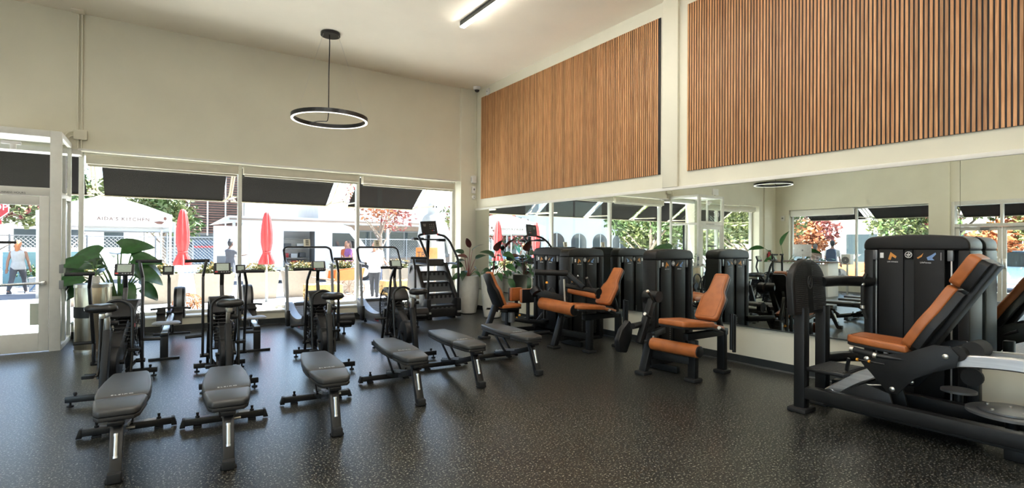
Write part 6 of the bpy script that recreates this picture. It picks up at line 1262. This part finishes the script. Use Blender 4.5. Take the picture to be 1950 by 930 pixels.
        sp = [tor(0.44)+V3(s*0.10, 0, 0), sh, e2]; sr = [0.068*k, 0.064*k, 0.056*k]
        if sleeve > 0.5: sp += [wr]; sr += [0.038*k]
        if sleeve > 0: shirt.tube(sp, sr, 12)
        hands.append(wr)
    low = min(f.z for f in feet)-0.048*k; dz = -low
    shirt.loft([ell(tor(z), a*1.10+0.008, b*1.14+0.008) for z, a, b in ([(-0.10, 0.165, 0.115)] if not dress else [])+prof[1:7]+[(0.50, 0.10, 0.07)]])
    if dress: shirt.loft([ell(tor(z), a, b) for z, a, b in ((-0.52, 0.24, 0.20), (-0.30, 0.215, 0.17), (-0.05, 0.19, 0.14), (0.06, 0.17, 0.12))])
    bo = melt(body, 'body', skin, t, 0.0105, 3); cl = [bo, melt(shirt, 'shirt' if not dress else 'dress', top, t, 0.016, 3), melt(trous, 'trousers', bottom, t, 0.016, 3)]
    hm = MB(); hm.ball(F(0, -0.018, 0.022), (0.084*k, 0.092*k, 0.105*k), 18); hm.ball(F(0, -0.05, -0.03), (0.070*k, 0.05*k, 0.075*k), 12)
    if bun: hm.ball(F(0, -0.03, 0.135), 0.045*k, 12)
    elif longhair: hm.tube([F(0, -0.05, 0.02), F(0, -0.085, -0.10), F(0, -0.085, -0.24)], [0.075*k, 0.075*k, 0.045*k], 12)
    cl.append(melt(hm, 'hair', hair, t, 0.014, 3))
    for s in (-1, 1): cl.append(MB().ball(F(s*0.030, 0.078, 0.008), 0.0105*k, 8).build('eye', 'deep_black', t))
    cl.append(MB().ball(F(0, 0.086, -0.052), (0.022*k, 0.008*k, 0.005*k), 8).build('mouth', 'stem_red', t))
    for f in feet: cl.append(MB().loft([ell(f+V3(0, 0.055, z), a, b) for z, a, b in ((-0.050, 0.046, 0.125), (-0.02, 0.047, 0.125), (0.012, 0.042, 0.10), (0.04, 0.042, 0.065))]).build('shoe', shoes, t, 60))
    for o in cl: o.location.z += dz
    return t, hands, dz
G = -0.065
person('woman in a white sleeveless top and grey leggings walking past the entrance door', (-3.45, 21.6, G), R(-12), ((-24, 8), (26, 12)), ((-14, 8), (12, 10)), 'cloth_white', 'cloth_grey', 'hair_red', 1.66, sleeve=0, shoes='cloth_grey')
person('person with a hair bun and grey apron dress standing at the back of the van', (2.15, 20.6, G), R(-55), ((4, 4), (-6, 4)), ((40, 50), (55, 40)), 'cloth_grey', 'cloth_black', 'hair_black', 1.66, 'skin_dark', True, bun=True, sleeve=0.35)
person('woman in a purple top standing beside the van cab', (6.15, 20.2, G), R(100), ((6, 4), (-6, 4)), ((15, 70), (10, 60)), 'cloth_purple', 'cloth_grey', 'hair_brown', 1.68, sleeve=0.35)
person('woman in a white shirt and black leggings standing on the pavement', (5.12, 14.4, G), R(150), ((8, 6), (-8, 4)), ((20, 60), (25, 75)), 'cloth_white', 'cloth_black', 'hair_brown', 1.62, sleeve=0.8)
person('person in orange waiting beyond the second treadmill', (6.5, 21.6, G), R(180), ((4, 4), (-4, 4)), ((8, 30), (8, 20)), 'cloth_orange', 'cloth_denim', 'hair_red', 1.66)
person('person in white next to the woman in black leggings', (6.05, 16.75, G), R(200), ((4, 4), (-4, 4)), ((10, 40), (12, 30)), 'cloth_white', 'cloth_denim', 'hair_brown', 1.66, longhair=False)
p, hn, dz = person('man in a pale shirt carrying a navy backpack, seen in the mirror', (-9.0, 9.62, G), R(75), ((10, 6), (-10, 6)), ((10, 20), (-8, 20)), 'cloth_white', 'cloth_denim', 'hair_black', 1.78, longhair=False)
b = tag(MB().loft([[(x*a, y-0.235, z) for x, y in ((-1, 0.07), (1, 0.07), (1, -0.10), (-1, -0.10))] for a, z in ((0.10, 1.02), (0.155, 1.06), (0.16, 1.30), (0.13, 1.46), (0.06, 1.50))]).build('backpack', 'pack_navy', None, 50, (-9.0, 9.62, G), (0, 0, R(75))), 'navy backpack worn by the man in the mirror', 'backpack')
person('long haired woman in a brown top walking beside the man in the mirror', (-9.0, 10.25, G), R(75), ((-10, 6), (12, 6)), ((-8, 15), (10, 20)), 'cloth_brown', 'cloth_denim', 'hair_black', 1.64)
# ================================================================== FRONT DESK SIDE (seen in the mirror)
pm('desk_wood', (0.16, 0.09, 0.05), 0.45, var=0.2, scale=5, stretch=(8, 1, 1)); pm('stone_pot', (0.36, 0.36, 0.34), 0.8, var=0.1, bump=0.5, bscale=30); pm('silver_plastic', (0.60, 0.60, 0.60), 0.35)
t = thing('reception_desk', 'dark topped reception desk by the side window, seen in the mirror', 'desk', (-4.5, 8.45, 0))
MB().b2((-0.4, -0.95, 1.02), (0.4, 0.95, 1.06), 0.006).build('desk_top', 'desk_wood', t)
for sy in (-1, 1): MB().b2((-0.33, sy*0.85-0.03, 0), (0.33, sy*0.85+0.03, 1.02), 0.006).build('side_panel', 'white_paint', t)
MB().b2((0.22, -0.82, 0.08), (0.26, 0.82, 0.98)).build('front_panel', 'white_paint', t)
t = thing('desktop_computer', 'silver desktop computer on the reception desk, seen from behind in the mirror', 'computer', (-4.55, 8.5, 1.061)); MB().b2((-0.012, -0.27, 0.13), (0.012, 0.27, 0.52), 0.01).build('screen_back', 'silver_plastic', t); MB().bar((-0.02, 0, 0.22), (-0.06, 0, 0.02), 0.16, 0.012).b2((-0.14, -0.10, 0), (0.04, 0.10, 0.008)).build('stand', 'silver_plastic', t)
MB().lathe([(0, 0), (0.028, 0), (0.028, 0.003), (0, 0.003)], 16, Matrix.Translation((0.0125, 0, 0.33)) @ Matrix.Rotation(PI/2, 4, 'Y')).build('round_emblem', 'mid_grey', t)
t = thing('loudspeaker', 'white box loudspeaker on a stand by the side window, seen in the mirror', 'speaker', (-5.6, 7.65, 0)); MB().b2((-0.13, -0.13, 0.95), (0.13, 0.13, 1.28), 0.01).build('cabinet', 'white_plastic', t); MB().lathe([(0.02, 0.0), (0.10, 0.0), (0.11, 0.012), (0.085, 0.014), (0, -0.01)], 24, Matrix.Translation((0.131, 0, 1.09)) @ Matrix.Rotation(PI/2, 4, 'Y')).build('cone', 'mid_grey', t)
MB().cyl((0, 0, 0.02), (0, 0, 0.95), 0.03, 12).lathe([(0, 0), (0.16, 0), (0.16, 0.02), (0, 0.02)], 24).build('stand', 'silver_metal', t)
t = thing('potted_bird_of_paradise', 'tall paddle leaved plant in a white pot beside the desk, seen in the mirror', 'potted plant', (-5.35, 9.50, 0)); pot_lathe(t, [(0, 0), (0.2, 0), (0.24, 0.75), (0.22, 0.75), (0, 0.7)], 'white_pot', 0.70, 0.2)
for k, (dx, dy, z, L) in enumerate(((0.05, 0.1, 1.55, 0.62), (0.5, 0.45, 1.45, 0.55), (-0.3, -0.5, 1.35, 0.55), (0.4, -0.6, 1.30, 0.5), (-0.2, 0.5, 1.1, 0.45), (0.55, 0.1, 1.05, 0.4), (0.2, -0.35, 1.0, 0.4))):
    plant_leaf(t, (0.02*dx, 0.02*dy, 0.7), (dx, dy, z), leaf_mesh(('bp', L), L, 0.22, 'leaf_green', 0.5, 0.3, 'lance'), R(0 if k == 0 else 40), R(72 if k == 0 else 5), R(110) if k == 0 else None, 'stem_green', 0.012, arch=0.3)
for i, (x, y, lab) in enumerate(((-5.7, 8.5, 'bushy split leaf plant in a stone bowl beside the speaker, in the mirror'), (-5.9, 6.7, 'leafy green plant near the window pier, in the mirror'))):
    t = thing('potted_monstera', lab, 'potted plant', (x, y, 0), 0, 'green plants by the side window'); pot_lathe(t, [(0, 0), (0.16, 0), (0.27, 0.22), (0.29, 0.62), (0.26, 0.62), (0, 0.56)], 'stone_pot', 0.57, 0.25)
    rn = random.Random(30+i)
    for k in range(16):
        a = k*2.4; r = 0.15+0.30*rn.random(); z = 0.75+0.55*rn.random(); plant_leaf(t, (0.04*math.cos(a), 0.04*math.sin(a), 0.58), (r*math.cos(a), r*math.sin(a), z), leaf_mesh('mo', 0.26, 0.22, 'leaf_green', 0.6, 0.15, 'heart', 0.03), 0, R(-10+20*rn.random()), None, 'stem_green', 0.007)
t = thing('fire_extinguisher', 'red fire extinguisher on the pilaster, seen in the mirror', 'extinguisher', (-6.2, 10.52, 0.95)); MB().lathe([(0, 0), (0.06, 0.005), (0.06, 0.30), (0.045, 0.35), (0.02, 0.37), (0, 0.37)], 20).build('cylinder', 'stop_red', t); MB().b2((-0.02, -0.05, 0.37), (0.02, 0.05, 0.42), 0.006).tube([(0.0, -0.05, 0.39), (0.07, -0.08, 0.30), (0.07, -0.07, 0.10)], 0.01, 8, 0.05).build('valve_and_hose', 'black_plastic', t)
MB().b2((-0.03, 0.055, 0.1), (0.03, 0.079, 0.3)).build('wall_bracket', 'black_metal', t)
t = thing('wall_thermostat', 'small white box on the side wall corner, seen in the mirror', 'thermostat', (-6.8, 10.35, 2.55)); MB().b2((-0.04, -0.06, -0.09), (0.03, 0.06, 0.09), 0.008).build('case', 'white_plastic', t); MB().b2((0.03, -0.03, -0.02), (0.033, 0.03, 0.03)).build('window', 'mid_grey', t)
